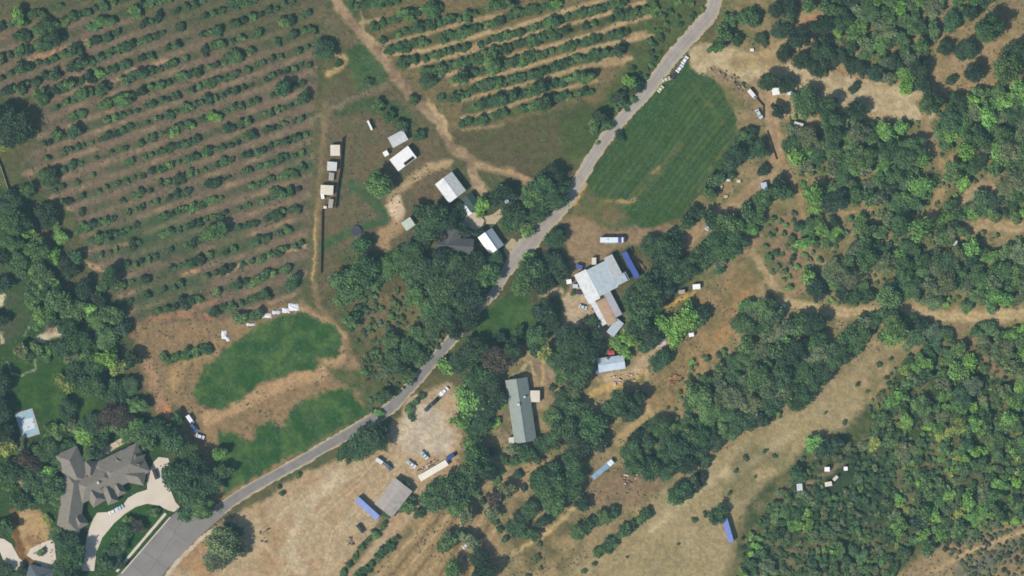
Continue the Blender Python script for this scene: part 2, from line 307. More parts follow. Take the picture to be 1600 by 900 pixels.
# dirt tracks on the right
for p, wd, c, g in [([(1100, 92), (1150, 100), (1200, 118), (1300, 140), (1400, 158), (1440, 168)], 46, (202, 182, 144), 0), ([(1150, 100), (1200, 90)], 22, (186, 164, 122), 0),
                 ([(1185, 130), (1203, 170), (1212, 215), (1215, 250), (1195, 282), (1150, 318), (1105, 352), (1070, 378)], 20, (184, 158, 124), 0),
                 ([(1215, 245), (1235, 275), (1250, 310), (1255, 340)], 9, (178, 152, 114), 0), ([(1195, 100), (1260, 80), (1300, 30)], 20, (176, 152, 112), .35),
                 ([(1475, 60), (1462, 100), (1455, 140), (1440, 165), (1445, 200), (1462, 245), (1490, 282)], 12, (176, 152, 114), 0), ([(1440, 165), (1480, 145), (1530, 135)], 14, (178, 154, 116), .2),
                 ([(1470, 110), (1520, 90), (1560, 70), (1640, 48)], 15, (178, 156, 120), 0), ([(1560, 40), (1590, 5), (1600, -30)], 20, (160, 140, 112), 0),
                 ([(1172, 384), (1190, 415), (1222, 470)], 10, (192, 168, 128), 0), ([(1222, 470), (1265, 445), (1300, 410), (1330, 395), (1390, 380)], 13, (178, 152, 118), .1),
                 ([(1225, 472), (1280, 485), (1360, 490), (1430, 484), (1490, 495), (1560, 494), (1660, 490)], 15, (204, 180, 136), 0),
                 ([(1130, 410), (1170, 395), (1175, 380)], 10, (170, 142, 112), 0), ([(1440, 360), (1460, 330), (1470, 300)], 16, (184, 158, 118), 0), ([(1500, 310), (1530, 295), (1550, 292)], 16, (184, 162, 126), 0),
                 ([(1500, 370), (1530, 350), (1580, 355), (1640, 350)], 18, (190, 166, 126), 0), ([(1265, 285), (1300, 275)], 5, (188, 164, 122), 0), ([(1305, 338), (1360, 328)], 6, (188, 162, 120), 0),
                 ([(1510, 530), (1530, 560), (1570, 585)], 16, (160, 134, 106), .3), ([(1440, 520), (1470, 530), (1500, 510)], 12, (158, 132, 102), .3), ([(1490, 265), (1490, 245)], 10, (190, 162, 128), 0)]:
    stroke(p, wd, c, tuple(int(q*.84) for q in c), 4, gap=g, cls=None if g else T_TRACK)
    if wd < 22: stroke(p, wd*.3, tuple(int(q*.82) for q in c), None, 2, op=.6, gap=.35)
stroke([(1115, 112), (1150, 135), (1185, 175)], 18, (158, 138, 108), (130, 116, 92), 4)
# diagonal open band lower right
BAND = [(1398, 528), (1440, 532), (1390, 595), (1322, 668), (1262, 700), (1200, 752), (1158, 795), (1150, 850), (1128, 905), (1120, 1000), (820, 1000), (880, 905), (955, 845), (1025, 775), (1100, 722), (1172, 688), (1240, 640), (1330, 578)]
poly(BAND, (172, 156, 120), (152, 138, 104), 8, cls=T_YARD)
poly([(1335, 590), (1385, 545), (1440, 525), (1450, 545), (1400, 590), (1350, 635)], (126, 120, 86), (156, 136, 104), 10, op=.8)
poly([(1120, 745), (1170, 700), (1250, 690), (1240, 720), (1160, 780), (1120, 790)], (122, 118, 84), (164, 148, 112), 14, op=.75)
poly([(1000, 860), (1060, 840), (1080, 890), (1020, 905)], (146, 134, 100), None, 16, op=.6)
stroke([(1020, 830), (1060, 790), (1120, 745), (1170, 720), (1240, 680)], 12, (190, 172, 134), None, 7, op=.7)
stroke([(1150, 730), (1180, 700), (1220, 720)], 20, (128, 122, 92), None, 8, gap=.4)
stroke([(1250, 760), (1300, 735), (1340, 700), (1385, 660), (1410, 640)], 7, (132, 122, 96), None, 3, gap=.2)
poly([(1700, 805), (1600, 812), (1540, 832), (1452, 862), (1395, 900), (1380, 1000), (1700, 1000)], (160, 140, 108), (140, 122, 96), 7)
stroke([(1500, 900), (1600, 850)], 26, (104, 110, 96), None, 9, gap=.45); stroke([(1450, 895), (1520, 860), (1600, 830)], 6, (186, 160, 120), None, 3)
# yard and bare field south of the road
poly([(250, 915), (312, 838), (400, 786), (470, 745), (540, 712), (600, 680), (640, 620), (700, 600), (722, 625), (720, 700), (720, 760), (650, 820), (575, 900), (560, 1000), (240, 1000)], (188, 166, 132), (168, 144, 114), 5, cls=T_YARD)
poly([(610, 672), (650, 628), (690, 640), (712, 680), (700, 705), (650, 705), (612, 700)], (196, 180, 156), (190, 174, 148), 9)
stroke([(610, 700), (570, 735), (540, 770)], 20, (160, 136, 106), None, 7, op=.8)
for p, wd, c in [([(530, 735), (500, 770), (470, 810), (450, 860), (470, 890)], 16, (200, 182, 150)), ([(570, 725), (510, 770)], 5, (200, 186, 156)), ([(410, 800), (430, 840), (420, 880)], 24, (166, 138, 106)),
                 ([(400, 815), (440, 800)], 6, (196, 176, 142)), ([(412, 845), (430, 865)], 8, (204, 182, 146)), ([(320, 890), (290, 880), (310, 850)], 22, (160, 126, 90)), ([(620, 665), (600, 690)], 14, (172, 148, 118))]:
    stroke(p, wd, c, None, 6, op=.7)
for p_ in ([(640, 660), (600, 705), (560, 750), (500, 800), (440, 900)], [(630, 668), (620, 720), (600, 760), (520, 830), (500, 905)], [(700, 640), (660, 690), (640, 735)], [(560, 735), (480, 770), (400, 830), (340, 905)]):
    for o_ in (0, 6): stroke([(a+o_, b_+o_*.6) for a, b_ in p_], 2.2, (204, 186, 154), None, 1.6, .15, .3, op=.55, gap=.3)
poly([(650, 800), (720, 770), (790, 850), (800, 1000), (540, 1000), (580, 880)], (166, 142, 106), (150, 130, 98), 6)
for i in range(9):
    stroke([(585+i*20, 905), (650+i*15, 835), (684+i*13, 792)], 5 if i % 2 else 3.4, (118, 100, 78) if i % 2 else (192, 166, 126), None, 2.5, .15, .4, op=.8, gap=.22)
stroke([(535, 900), (575, 850), (600, 810)], 10, (96, 100, 74), None, 4, op=.8); stroke([(566, 900), (600, 865), (640, 830)], 10, (96, 100, 74), None, 4, op=.8)
poly([(800, 840), (850, 800), (920, 800), (905, 860), (860, 905), (800, 905)], (104, 106, 80), (140, 126, 96), 9)
poly([(800, 770), (860, 800), (900, 850), (880, 900), (830, 920), (790, 850)], (120, 112, 84), (150, 132, 98), 8)
stroke([(800, 865), (850, 835), (880, 810), (905, 785)], 7, (188, 164, 118), None, 3)
poly([(925, 735), (1010, 720), (1040, 760), (990, 790), (920, 775)], (150, 128, 100), (120, 110, 88), 7)
# left edge: lawns and gardens
poly([(-70, 260), (20, 300), (60, 400), (130, 520), (210, 600), (270, 720), (330, 790), (180, 910), (-70, 1000)], (68, 92, 66), (60, 88, 62), 6)
poly([(-70, 330), (10, 400), (50, 470), (50, 500), (20, 530), (-70, 560)], (88, 96, 80), (66, 90, 66), 8)
poly([(15, 575), (60, 545), (105, 565), (145, 610), (150, 650), (110, 680), (70, 690), (60, 640), (20, 640)], (62, 94, 62), (70, 98, 64), 5, cls=T_LAWN)
poly([(150, 800), (210, 772), (230, 790), (262, 800), (190, 890), (150, 890)], (58, 94, 60), None, 4, cls=T_LAWN)
stroke([(66, 530), (80, 522), (90, 518)], 13, (206, 192, 162), None, 2.5); stroke([(72, 505), (78, 518)], 10, (150, 122, 100), None, 3)
stroke([(0, 478), (4, 465)], 8, (206, 196, 158), None, 2); stroke([(0, 520), (2, 535)], 6, (196, 186, 154), None, 2)
stroke([(60, 538), (54, 560), (53, 578), (35, 586), (18, 584), (10, 565)], 2.2, (150, 158, 130), None, 1.3); stroke([(60, 490), (45, 515), (36, 525)], 2.2, (140, 146, 120), None, 1.3)
poly([(14, 800), (62, 795), (84, 850), (60, 878), (30, 872)], (186, 158, 116), (164, 138, 100), 3)
stroke([(20, 800), (27, 840), (36, 872), (50, 872)], 11, (124, 96, 72), None, 3); stroke([(50, 845), (62, 852)], 18, (158, 126, 94), None, 4)
poly([(20, 745), (34, 738), (48, 752), (40, 765), (26, 758)], (196, 160, 132), None, 3)
stroke([(258, 635), (262, 650)], 12, (196, 140, 100), None, 3); stroke([(225, 560), (240, 590), (250, 640)], 14, (160, 130, 104), None, 5)
# overall mottling so that nothing is flat
LUM0 = COL@np.array([.3, .6, .1])
v = (.85+.26*N3s)*(.88+.2*N2s)*(.9+.2*N4); COL *= v[..., None]
far = (GX < -60) | (GX > 1660) | (GY < -60) | (GY > 960); COL[far] = alb((112, 108, 82))
COL = np.clip(COL, .012, .8)

# ground material: painted cover times fine procedural soil / stubble noise
gm = bpy.data.materials.new('ground_cover'); gm.use_nodes = True; n = gm.node_tree.nodes; l = gm.node_tree.links; b = n['Principled BSDF']
b.inputs['Roughness'].default_value = 1; b.inputs['Specular IOR Level'].default_value = .05
at = n.new('ShaderNodeAttribute'); at.attribute_name = 'Col'; tc = n.new('ShaderNodeTexCoord')
nz = n.new('ShaderNodeTexNoise'); nz.inputs['Scale'].default_value = .9; nz.inputs['Detail'].default_value = 8; nz.inputs['Roughness'].default_value = .65; l.new(tc.outputs['Object'], nz.inputs['Vector'])
mr = n.new('ShaderNodeMapRange'); mr.inputs['From Min'].default_value = .3; mr.inputs['From Max'].default_value = .7; mr.inputs['To Min'].default_value = .76; mr.inputs['To Max'].default_value = 1.2; l.new(nz.outputs['Fac'], mr.inputs['Value'])
vm = n.new('ShaderNodeVectorMath'); vm.operation = 'SCALE'; l.new(at.outputs['Color'], vm.inputs[0]); l.new(mr.outputs[0], vm.inputs['Scale']); l.new(vm.outputs[0], b.inputs['Base Color'])
bp = n.new('ShaderNodeBump'); bp.inputs['Strength'].default_value = .5; bp.inputs['Distance'].default_value = .5; l.new(nz.outputs['Fac'], bp.inputs['Height']); l.new(bp.outputs[0], b.inputs['Normal'])
_mats['ground_cover'] = gm
X_, Y_ = (GX-800)*S, (450-GY)*S
Z_ = (fbm(GX, GY, 40, 900, 3)-.5)*.25*((GX > -60) & (GX < 1660) & (GY > -60) & (GY < 960))
VV = np.stack([X_, Y_, Z_], -1).reshape(-1, 3); CC = COL.reshape(-1, 3)
ii = (np.arange(NY-1)[:, None]*NX+np.arange(NX-1)[None]).ravel()
FF = np.stack([ii, ii+NX, ii+NX+1, ii+1], 1); FC = CLS.reshape(-1)[ii]
for k, nm in enumerate(['ground', 'dirt_track', 'crop_field', 'lawn', 'dirt_yard']):
    f = FF[FC == k]; u, inv = np.unique(f, return_inverse=True)
    me = mesh_np(nm, VV[u], inv.reshape(f.shape), gm, CC[u], smooth=True); o = bpy.data.objects.new(nm, me); col.objects.link(o); o['kind'] = 'structure'

# ------------------------------------------------------------------ roads and paving (sheets just above the ground's swell)
def catmull(P, per=10):
    P = [tuple(map(float, p)) for p in P]; Q = []
    for i in range(len(P)-1):
        p0, p1, p2, p3 = P[max(i-1, 0)], P[i], P[i+1], P[min(i+2, len(P)-1)]
        for k in range(per):
            t = k/per; Q.append(tuple(.5*((2*b)+(-a+c)*t+(2*a-5*b+4*c-d)*t*t+(-a+3*b-3*c+d)*t**3) for a, b, c, d in zip(p0, p1, p2, p3)))
    return Q+[P[-1]]
def ribbon(name, P, z, m, rag=1.0, thick=.3, smoothp=True, seed=0):
    Q = catmull(P) if smoothp else P; n = len(Q); V = []; F = []; r = random.Random(seed); K = 6
    for i, (x, y, wd) in enumerate(Q):
        a = Q[max(i-1, 0)]; c = Q[min(i+1, n-1)]; tx, ty = c[0]-a[0], c[1]-a[1]; L = math.hypot(tx, ty) or 1; nx, ny = -ty/L, tx/L
        jl, jr = r.uniform(-rag, rag), r.uniform(-rag, rag)
        for k in range(K+1):
            t = k/K*2-1; off = t*wd/2+(jl if k == 0 else jr if k == K else 0)
            X, Y = W(x+nx*off, y+ny*off); V.append((X, Y, z+.05*(1-t*t)))
    m1 = K+1
    for i in range(n-1):
        for k in range(K): F.append((i*m1+k, (i+1)*m1+k, (i+1)*m1+k+1, i*m1+k+1))
    nb = len(V); V += [(p[0], p[1], z-thick) for p in V]
    for i in range(n-1):
        F.append((i*m1, i*m1+nb, (i+1)*m1+nb, (i+1)*m1)); F.append((i*m1+K, (i+1)*m1+K, (i+1)*m1+K+nb, i*m1+K+nb))
    mb = MB(); mb.add(V, F); o = mb.build(name, m); o['kind'] = 'structure'
    ca = o.data.color_attributes.new('Wear', 'FLOAT_COLOR', 'POINT'); nv = len(V); wv = np.ones((nv, 4), np.float32)
    prof = np.array([1.10, 1.0, .90, 1.03, .90, 1.0, 1.12])
    for i in range(n): wv[i*m1:(i+1)*m1, :3] = (1+(prof-1)*r.uniform(.5, 1.3)+r.uniform(-.03, .03))[:, None]
    ca.data.foreach_set('color', wv.ravel()); return o
def slab(name, pts, z, m, thick=.3, kind='structure', hole=None):
    import bmesh
    bm = bmesh.new(); vs_ = [bm.verts.new((*W(*p), z)) for p in pts]; f = bm.faces.new(vs_)
    if f.calc_area() and f.normal.z < 0: f.normal_flip()
    bm.normal_update()
    if f.normal.z < 0: bmesh.ops.reverse_faces(bm, faces=[f])
    ex = bmesh.ops.extrude_face_region(bm, geom=[f])
    for g in ex['geom']:
        if isinstance(g, bmesh.types.BMVert): g.co.z = z
    for v_ in vs_: v_.co.z = z-thick
    me = bpy.data.meshes.new(name); bmesh.ops.recalc_face_normals(bm, faces=bm.faces); bm.to_mesh(me); bm.free(); me.materials.append(m)
    o = bpy.data.objects.new(name, me); col.objects.link(o)
    if kind: o['kind'] = kind
    return o
m_road = mat('pale_asphalt', (166, 158, 148), .9, nscale=.28, amt=.16, stain=(150, 143, 135))
m_road2 = mat('grey_asphalt', (136, 134, 130), .9, nscale=.25, amt=.18, stain=(126, 122, 118))
m_shld = mat('gravel_shoulder', (184, 168, 138), .95, nscale=.7, amt=.2, stain=(160, 142, 112))
m_conc = mat('pale_concrete', (212, 200, 184), .85, nscale=.3, amt=.06, stain=(200, 186, 166))
up = [(1122, -40, 19), (1117, 0, 19), (1108, 25, 19), (1093, 42, 19), (1070, 67, 18), (1050, 90, 18), (1032, 114, 17), (1007, 147, 16), (982, 174, 15), (955, 206, 15), (930, 240, 15), (905, 282, 15), (890, 310, 14), (868, 338, 14)]
low = [(868, 338, 14), (850, 354, 18), (832, 374, 23), (812, 396, 23), (792, 424, 13), (772, 458, 9), (745, 484, 9), (726, 508, 12), (705, 531, 13), (680, 560, 13), (655, 590, 13), (632, 614, 14), (610, 637, 15), (580, 657, 15), (540, 680, 14), (505, 700, 13), (462, 725, 13), (412, 752, 13), (372, 776, 14), (340, 800, 15)]
ribbon('road_shoulder', [(x, y, wd+5) for x, y, wd in up+low[1:]], .145, m_shld, 1.4, seed=3)
ribbon('road', up, .20, m_road, .35, seed=1)
LOWN = [(x, y, wd) for x, y, wd in low]
ribbon('road', LOWN[:8], .202, m_road, .35, seed=2)
ribbon('road', LOWN[7:], .204, m_road2, .3, seed=4)
slab('road', [(340, 793), (352, 803), (330, 822), (312, 838), (292, 858), (262, 888), (236, 925), (158, 925), (190, 893), (236, 845), (262, 812), (275, 800), (300, 803), (318, 802)], .207, mat('grey_tarmac', (138, 135, 131), .9, nscale=.22, amt=.12, stain=(122, 119, 116)))
ribbon('road_shoulder', [(338, 824, 5), (318, 838, 5), (298, 858, 6), (275, 880, 6), (250, 915, 6)], .16, mat('pale_verge', (200, 184, 160), .9, stain=(170, 150, 120)), 1.2, seed=8)
# cracks sealed with tar across the wide asphalt
mb = MB()
for a_, b_ in [((262, 822), (292, 846)), ((225, 862), (262, 888)), ((205, 880), (240, 912)), ((285, 812), (250, 870)), ((250, 870), (232, 895))]:
    pts = [a_]; 
    for k in range(1, 9): pts.append((a_[0]+(b_[0]-a_[0])*k/8+rnd.uniform(-1.2, 1.2), a_[1]+(b_[1]-a_[1])*k/8+rnd.uniform(-1.2, 1.2)))
    for p, q in zip(pts[:-1], pts[1:]):
        x0, y0 = W(*p); x1, y1 = W(*q); L = math.hypot(x1-x0, y1-y0); nx, ny = -(y1-y0)/L*.09, (x1-x0)/L*.09
        mb.add([(x0-nx, y0-ny, .214), (x1-nx, y1-ny, .214), (x1+nx, y1+ny, .214), (x0+nx, y0+ny, .214)], [(0, 1, 2, 3)])
o = mb.build('road_cracks', mat('tar', (100, 98, 94), .7)); o['kind'] = 'structure'
slab('driveway', [(128, 892), (131, 865), (138, 830), (145, 812), (152, 801), (170, 800), (187, 796), (200, 778), (214, 770), (230, 765), (230, 740), (240, 722), (248, 714), (263, 716), (268, 733), (267, 767), (274, 784), (281, 792), (272, 800), (262, 797), (248, 790), (230, 787), (212, 792), (195, 803), (178, 818), (160, 840), (151, 862), (147, 892)], .22, m_conc)
ribbon('sidewalk', [(182, 893, 4.2), (220, 848, 4.2), (259, 802, 4.2)], .24, m_conc, .2, smoothp=True, seed=5)
ribbon('kerb', [(190, 896, 1.8), (228, 852, 1.8), (266, 808, 1.8)], .30, m_conc, .1, smoothp=True, seed=6)
slab('patio', [(48, 857), (66, 848), (84, 842), (90, 893), (84, 905), (60, 880), (42, 868)], .18, m_conc)
slab('patio', [(-20, 838), (6, 842), (18, 850), (30, 872), (38, 878), (32, 890), (12, 892), (0, 862), (-20, 856)], .18, m_conc)
slab('patio', [(722, 348), (733, 330), (741, 331), (757, 344), (750, 364), (742, 361)], .2, mat('pink_paving', (196, 178, 160), .9, amt=.08))
slab('patio', [(757, 338), (770, 335), (786, 322), (790, 336), (774, 350), (760, 350)], .19, mat('tan_paving', (186, 168, 140), .9, amt=.1))
slab('patio', [(786, 388), (800, 372), (812, 378), (806, 400), (795, 410)], .12, m_shld)
slab('patio', [(1018, 540), (1024, 532), (1036, 528), (1042, 534), (1040, 539), (1020, 545)], .16, mat('pinkish_concrete', (206, 192, 188), .9, amt=.08))
slab('patio', [(144, 700), (155, 694), (168, 697), (180, 690), (196, 680), (204, 680), (200, 690), (182, 700), (160, 714), (152, 716), (148, 708)], .25, mat('stone_terrace', (206, 190, 160), .9, nscale=1.2, amt=.3, stain=(130, 104, 84)))

# ------------------------------------------------------------------ buildings
m_wall = mat('painted_siding', (176, 168, 150), .8, amt=.12); m_wood = mat('weathered_wood', (140, 118, 92), .9, amt=.3, nscale=1.5)
m_glass = mat('dark_glass', (52, 62, 72), .12, spec=.6, amt=.1); m_white = mat('white_paint', (232, 232, 230), .5, amt=.06)
m_dark = mat('dark_rubber', (44, 48, 52), .9); m_steel = mat('grey_steel', (150, 152, 154), .45, .3)
R_GREY = mat('pale_grey_metal_roof', (212, 214, 214), .5, amt=.16, nscale=1.1, stripe=.2, stain=(186, 186, 182))
R_WHITE = mat('white_metal_roof', (246, 244, 242), .5, amt=.05, stripe=.07, stain=(226, 224, 220))
R_BLUISH = mat('bluish_metal_roof', (190, 202, 208), .5, amt=.14, nscale=.9, stripe=.18, stain=(164, 172, 176))
R_TEAL = mat('dark_teal_roof', (62, 88, 84), .8, amt=.2, stripe=.1)
R_RUST = mat('rusty_roof', (186, 158, 132), .85, amt=.2, stripe=.1, stain=(166, 118, 92))
R_LAV = mat('lavender_grey_roof', (186, 186, 192), .6, amt=.12, stripe=.1, stain=(166, 160, 158))
R_TAN = mat('greyish_tan_roof', (180, 172, 164), .7, amt=.16, nscale=.9, stripe=.22, stain=(150, 140, 132))
R_SHING = mat('grey_green_shingle', (146, 156, 150), .9, amt=.12, nscale=1.2, stripe=.06, stain=(128, 140, 134))
R_MANS = mat('taupe_shingle', (136, 132, 124), .92, amt=.14, nscale=1.3, stripe=.08, stain=(120, 114, 102))
R_DARKSH = mat('dusky_shingle', (94, 98, 100), .9, amt=.2, nscale=1.2, stripe=.08)
R_CREAM = mat('cream_roof', (226, 216, 196), .7, amt=.12, stripe=.1, stain=(196, 180, 160)); R_PGREEN = mat('pale_green_roof', (196, 208, 192), .7, amt=.1, stripe=.1)
R_PBLUE = mat('pale_blue_roof', (196, 210, 222), .6, amt=.12, stripe=.1, stain=(160, 178, 192))
def openings(root, L, Wd, h, doors=1, wins=3):
    r = random.Random(int(L*100)); used = []
    m = MB(); x = -L/2+L*.3; m.box(x-.5, x+.5, -Wd/2-.06, -Wd/2+.02, .02, min(2.05, h-.25)); d = m.build('door', m_wood, root)
    mb = MB(); mb.cyl(x+.38, -Wd/2-.11, 1.0, .035, .06, 'y', 8); mb.build('handle', m_steel, d)
    for k in range(wins):
        sgn = 1 if k % 2 else -1; xx = L*(-.12+.2*(k//2)+.12*(k % 2)) + (L*.12 if sgn < 0 else 0)
        y = sgn*Wd/2; wm = MB(); wm.box(xx-.6, xx+.6, min(y, y+sgn*.05), max(y, y+sgn*.05), h*.4, min(h*.4+1.0, h-.2)); wn = wm.build('window', m_glass, root)
        fr = MB(); y2 = y+sgn*.07
        for (a, b_, c, e) in [(-.68, -.6, .36, 1), (.6, .68, .36, 1)]: fr.box(xx+a, xx+b_, min(y, y2), max(y, y2), h*.4-.06, min(h*.4+1.06, h-.15))
        fr.box(xx-.6, xx+.6, min(y, y2), max(y, y2), h*.4-.09, h*.4); fr.build('frame', m_white, wn)
def roof_gable(m, L, Wd, he, hr, o=.4, hip=0., t=.16, mi=0):
    a, b_ = L/2+o, Wd/2+o; drop = (hr-he)*o/(Wd/2); e = he-drop; rx = a-hip
    T = [(-a, -b_, e), (a, -b_, e), (a, b_, e), (-a, b_, e), (-rx, 0, hr), (rx, 0, hr)]; n = len(T)
    m.add(T+[(p[0], p[1], p[2]-t) for p in T], [(0, 1, 5, 4), (2, 3, 4, 5), (6, 10, 11, 7), (8, 11, 10, 9), (0, 6, 7, 1), (2, 8, 9, 3)]
          + ([(1, 2, 5), (3, 0, 4), (7, 11, 8), (9, 10, 6), (1, 7, 8, 2), (3, 9, 6, 0)] if hip else [(1, 7, 11, 5), (5, 11, 8, 2), (3, 9, 10, 4), (4, 10, 6, 0)]), mi)
def building(name, label, cat, x, y, Lp, Wp, ang, h=2.7, rise=1.2, roof=R_GREY, wall=None, hip=False, kind='gable', o=.3, wins=3, chimney=None, group=None, ridge=True, door=True):
    root = tag(empty(name, x, y, ang), label, cat, group); L, Wd = Lp*S-2*o, Wp*S-2*o; wall = wall or m_wall
    m = MB()
    if kind == 'gable' and not hip:
        m.prism([(-Wd/2, 0), (Wd/2, 0), (Wd/2, h-.1), (0, h+rise-.2), (-Wd/2, h-.1)], -L/2, L/2)
        m.v = [(p[1], -p[0], p[2]) for p in m.v]
    else: m.box(-L/2, L/2, -Wd/2, Wd/2, 0, h-.12)
    m.build('wall', wall, root)
    rm = MB()
    if kind == 'gable': roof_gable(rm, L, Wd, h, h+rise, o, hip=(Wd/2+o)*.95 if hip else 0)
    elif kind == 'shed':
        a, b_ = L/2+o, Wd/2+o; T = [(-a, -b_, h), (a, -b_, h), (a, b_, h+rise), (-a, b_, h+rise)]
        rm.add(T+[(p[0], p[1], p[2]-.14) for p in T], [(0, 1, 2, 3), (7, 6, 5, 4), (0, 4, 5, 1), (1, 5, 6, 2), (2, 6, 7, 3), (3, 7, 4, 0)])
    else: rm.box(-L/2-o, L/2+o, -Wd/2-o, Wd/2+o, h-.1, h+.12)
    rf = rm.build('roof', roof, root)
    if kind == 'gable' and ridge and not hip:
        q = MB(); q.box(-L/2-o, L/2+o, -.16, .16, h+rise-.03, h+rise+.05); q.build('ridge_cap', roof, rf)
    if chimney:
        q = MB(); cx, cy, s = chimney; q.box(cx-s/2, cx+s/2, cy-s/2, cy+s/2, h*.8, h+rise+.7); q.build('chimney', m_conc, rf)
    if door: openings(root, L, Wd, h, 1, wins)
    return root, L, Wd

building('shed', 'pale grey roofed shed beside the white roofed hut, above it', 'shed', 622, 217, 27, 18, 29, 2.6, .8, R_GREY)
hut, L, Wd = building('hut', 'brilliant white roofed hut with a dark solar panel on its right side', 'hut', 630, 248, 36, 23, 37, 2.8, .9, R_WHITE)
q = MB(); q.box(-1.2, 4.3, -2.6, -1.1, 3.25, 3.33)
sp = q.build('solar_panel', mat('solar_cells', (48, 58, 70), .2, amt=.1, nscale=2), hut); sp.rotation_euler = (R_(13), 0, 0); sp.location = (0, 0, .42)
q = MB(); q.box(-5.2, -3.9, -3.3, 2.8, 2.55, 2.72); q.build('awning', mat('frosted_sheet', (206, 212, 214), .6, amt=.25, nscale=2), hut)
building('tool_shed', 'tiny white roofed tool shed left of the white roofed hut', 'shed', 603, 240, 8, 8, 30, 2.1, .35, R_WHITE, kind='shed', wins=0, o=.15)
building('barn', 'light grey metal roofed barn at the dirt track bend, left of the bright lime tree', 'barn', 704, 293, 37, 33, -53, 3.6, 1.5, R_GREY, wall=mat('grey_metal_wall', (170, 172, 172), .6))
tl, L, Wd = building('shed', 'dark teal roofed shed with a bright white awning, below the light grey barn', 'shed', 736, 316, 26, 19, -55, 2.8, 1.0, R_TEAL)
q = MB(); q.box(-1.5, 4.6, -4.7, -2.4, 2.25, 2.36); q.build('awning', R_WHITE, tl)
building('garage', 'garage with a bright white sunlit roof slope and a grey slope by the road', 'garage', 767, 377, 33, 27, -55, 3.0, 3.2, R_WHITE, wall=m_wall)
hs, L, Wd = building('cottage', 'dusky grey shingled cottage almost hidden under dark trees', 'house', 711, 384, 58, 25, -4, 3.0, 1.8, R_DARKSH)
q = MB(); roof_gable(q, 9, 6.5, 3.0, 4.7, .4); wg = q.build('roof', R_DARKSH, hs); wg.rotation_euler = (0, 0, R_(62)); wg.location = (-2.2, 3.2, 0)
q = MB(); q.box(-4.3, 4.3, -3, 3, 0, 2.9); wg = q.build('wall', m_wall, hs); wg.rotation_euler = (0, 0, R_(62)); wg.location = (-2.2, 3.2, 0)
building('shed', 'small pale green square shed beside the sandy patch, left of the houses', 'shed', 638, 350, 17, 15, 35, 2.4, .5, R_PGREEN)
# big barn: its roof is four strips of different sheet, raised as in a saw-tooth section
def section_building(name, label, cat, x, y, ang, strips, h0, wall):
    # local x runs across the strips, y along them; strip = (u0,z0,u1,z1,v0,v1,material)
    root = tag(empty(name, x, y, ang), label, cat); w_ = MB()
    for u0, z0, u1, z1, v0, v1, mt in strips:
        u0, u1, v0, v1 = [k*S for k in (u0, u1, v0, v1)]
        w_.add([(u0+.02, v0+.25, 0), (u1-.02, v0+.25, 0), (u1-.02, v1-.25, 0), (u0+.02, v1-.25, 0), (u0+.02, v0+.25, z0-.12), (u1-.02, v0+.25, z1-.12), (u1-.02, v1-.25, z1-.12), (u0+.02, v1-.25, z0-.12)],
               [(0, 3, 2, 1), (4, 5, 6, 7), (0, 1, 5, 4), (1, 2, 6, 5), (2, 3, 7, 6), (3, 0, 4, 7)])
        r_ = MB(); T = [(u0, v0, z0), (u1, v0, z1), (u1, v1, z1), (u0, v1, z0)]
        r_.add(T+[(p[0], p[1], p[2]-.1) for p in T], [(0, 1, 2, 3), (7, 6, 5, 4), (0, 4, 5, 1), (1, 5, 6, 2), (2, 6, 7, 3), (3, 7, 4, 0)]); r_.build('roof', mt, root)
    w_.build('wall', wall, root); return root
bb = section_building('barn', 'largest barn with a broad bluish and white metal roof, beside the long blue trailer', 'barn', 945, 432, 27.5,
    [(-42, 3.0, -22, 4.6, -27, 24, R_WHITE if 0 else R_GREY), (-22, 4.62, 11, 4.1, -24, 22, R_BLUISH), (11, 4.3, 29, 4.0, -22, -9, R_BLUISH), (11, 4.5, 26, 3.6, -9, 26, R_GREY), (26, 3.5, 32, 3.2, -22, -8, R_BLUISH)], 3, mat('grey_metal_wall', (170, 172, 172)))
q = MB(); q.box(-22*S-.15, -22*S+.15, -24*S, 24*S, 4.6, 4.74); q.build('ridge_cap', R_WHITE, bb)
q = MB(); q.box(4*S, 4*S+1.2, 21.8*S, 22.1*S+.05, .1, 2.4); q.build('door', m_wood, bb)
section_building('lean_to', 'long low outbuilding with a rusty brown strip between pale roof strips, below the largest barn', 'outbuilding', 946, 482, 27.5,
    [(-17, 2.6, -9, 3.0, -22, 26, R_GREY), (-9, 3.05, 7, 3.2, -26, 16, R_RUST), (7, 3.1, 19, 2.7, -20, 24, R_LAV)], 3, m_wood)
building('shed', 'light grey roofed lean-to at the bottom end of the rusty outbuilding', 'shed', 961, 512, 27, 14, 52, 2.5, .4, R_BLUISH, kind='shed', wins=1, o=.1)
hw, L, Wd = building('house', 'pale blue and white roofed house by the lime trees, below the rusty outbuilding', 'house', 955, 568, 42, 22, 8, 2.9, 1.3, R_PBLUE, chimney=(-2.0, 2.2, .8))
q = MB(); q.box(-7.6, -3.2, -3.6, -1.2, 2.3, 2.45); q.build('porch_roof', mat('blue_roof', (120, 156, 180), .7), hw)
building('red_shed', 'tiny red roofed shed touching the top of the pale blue house', 'shed', 955, 551, 9, 7, 5, 2.2, .4, mat('red_roof', (196, 90, 84), .7), wins=0, o=.1)
lh, L, Wd = building('house', 'long grey green shingled house with two roof slopes, right of the lawn', 'house', 814, 641, 100, 35, -81.5, 3.0, 3.1, R_SHING, chimney=(-3.0, -.8, 1.3), wins=4)
for a, b_, s in [(2.0, .9, 1.0), (-6, 2.6, .8)]:
    q = MB(); q.box(a-s/2, a+s/2, b_-s/2, b_+s/2, 3.2, 5.2); q.build('roof_vent', m_white, lh)
building('annex', 'small square white flat roofed annex on the right side of the long house', 'annex', 836, 619, 15, 18, 0, 2.6, 0, R_CREAM, kind='flat', wins=0, o=.1)
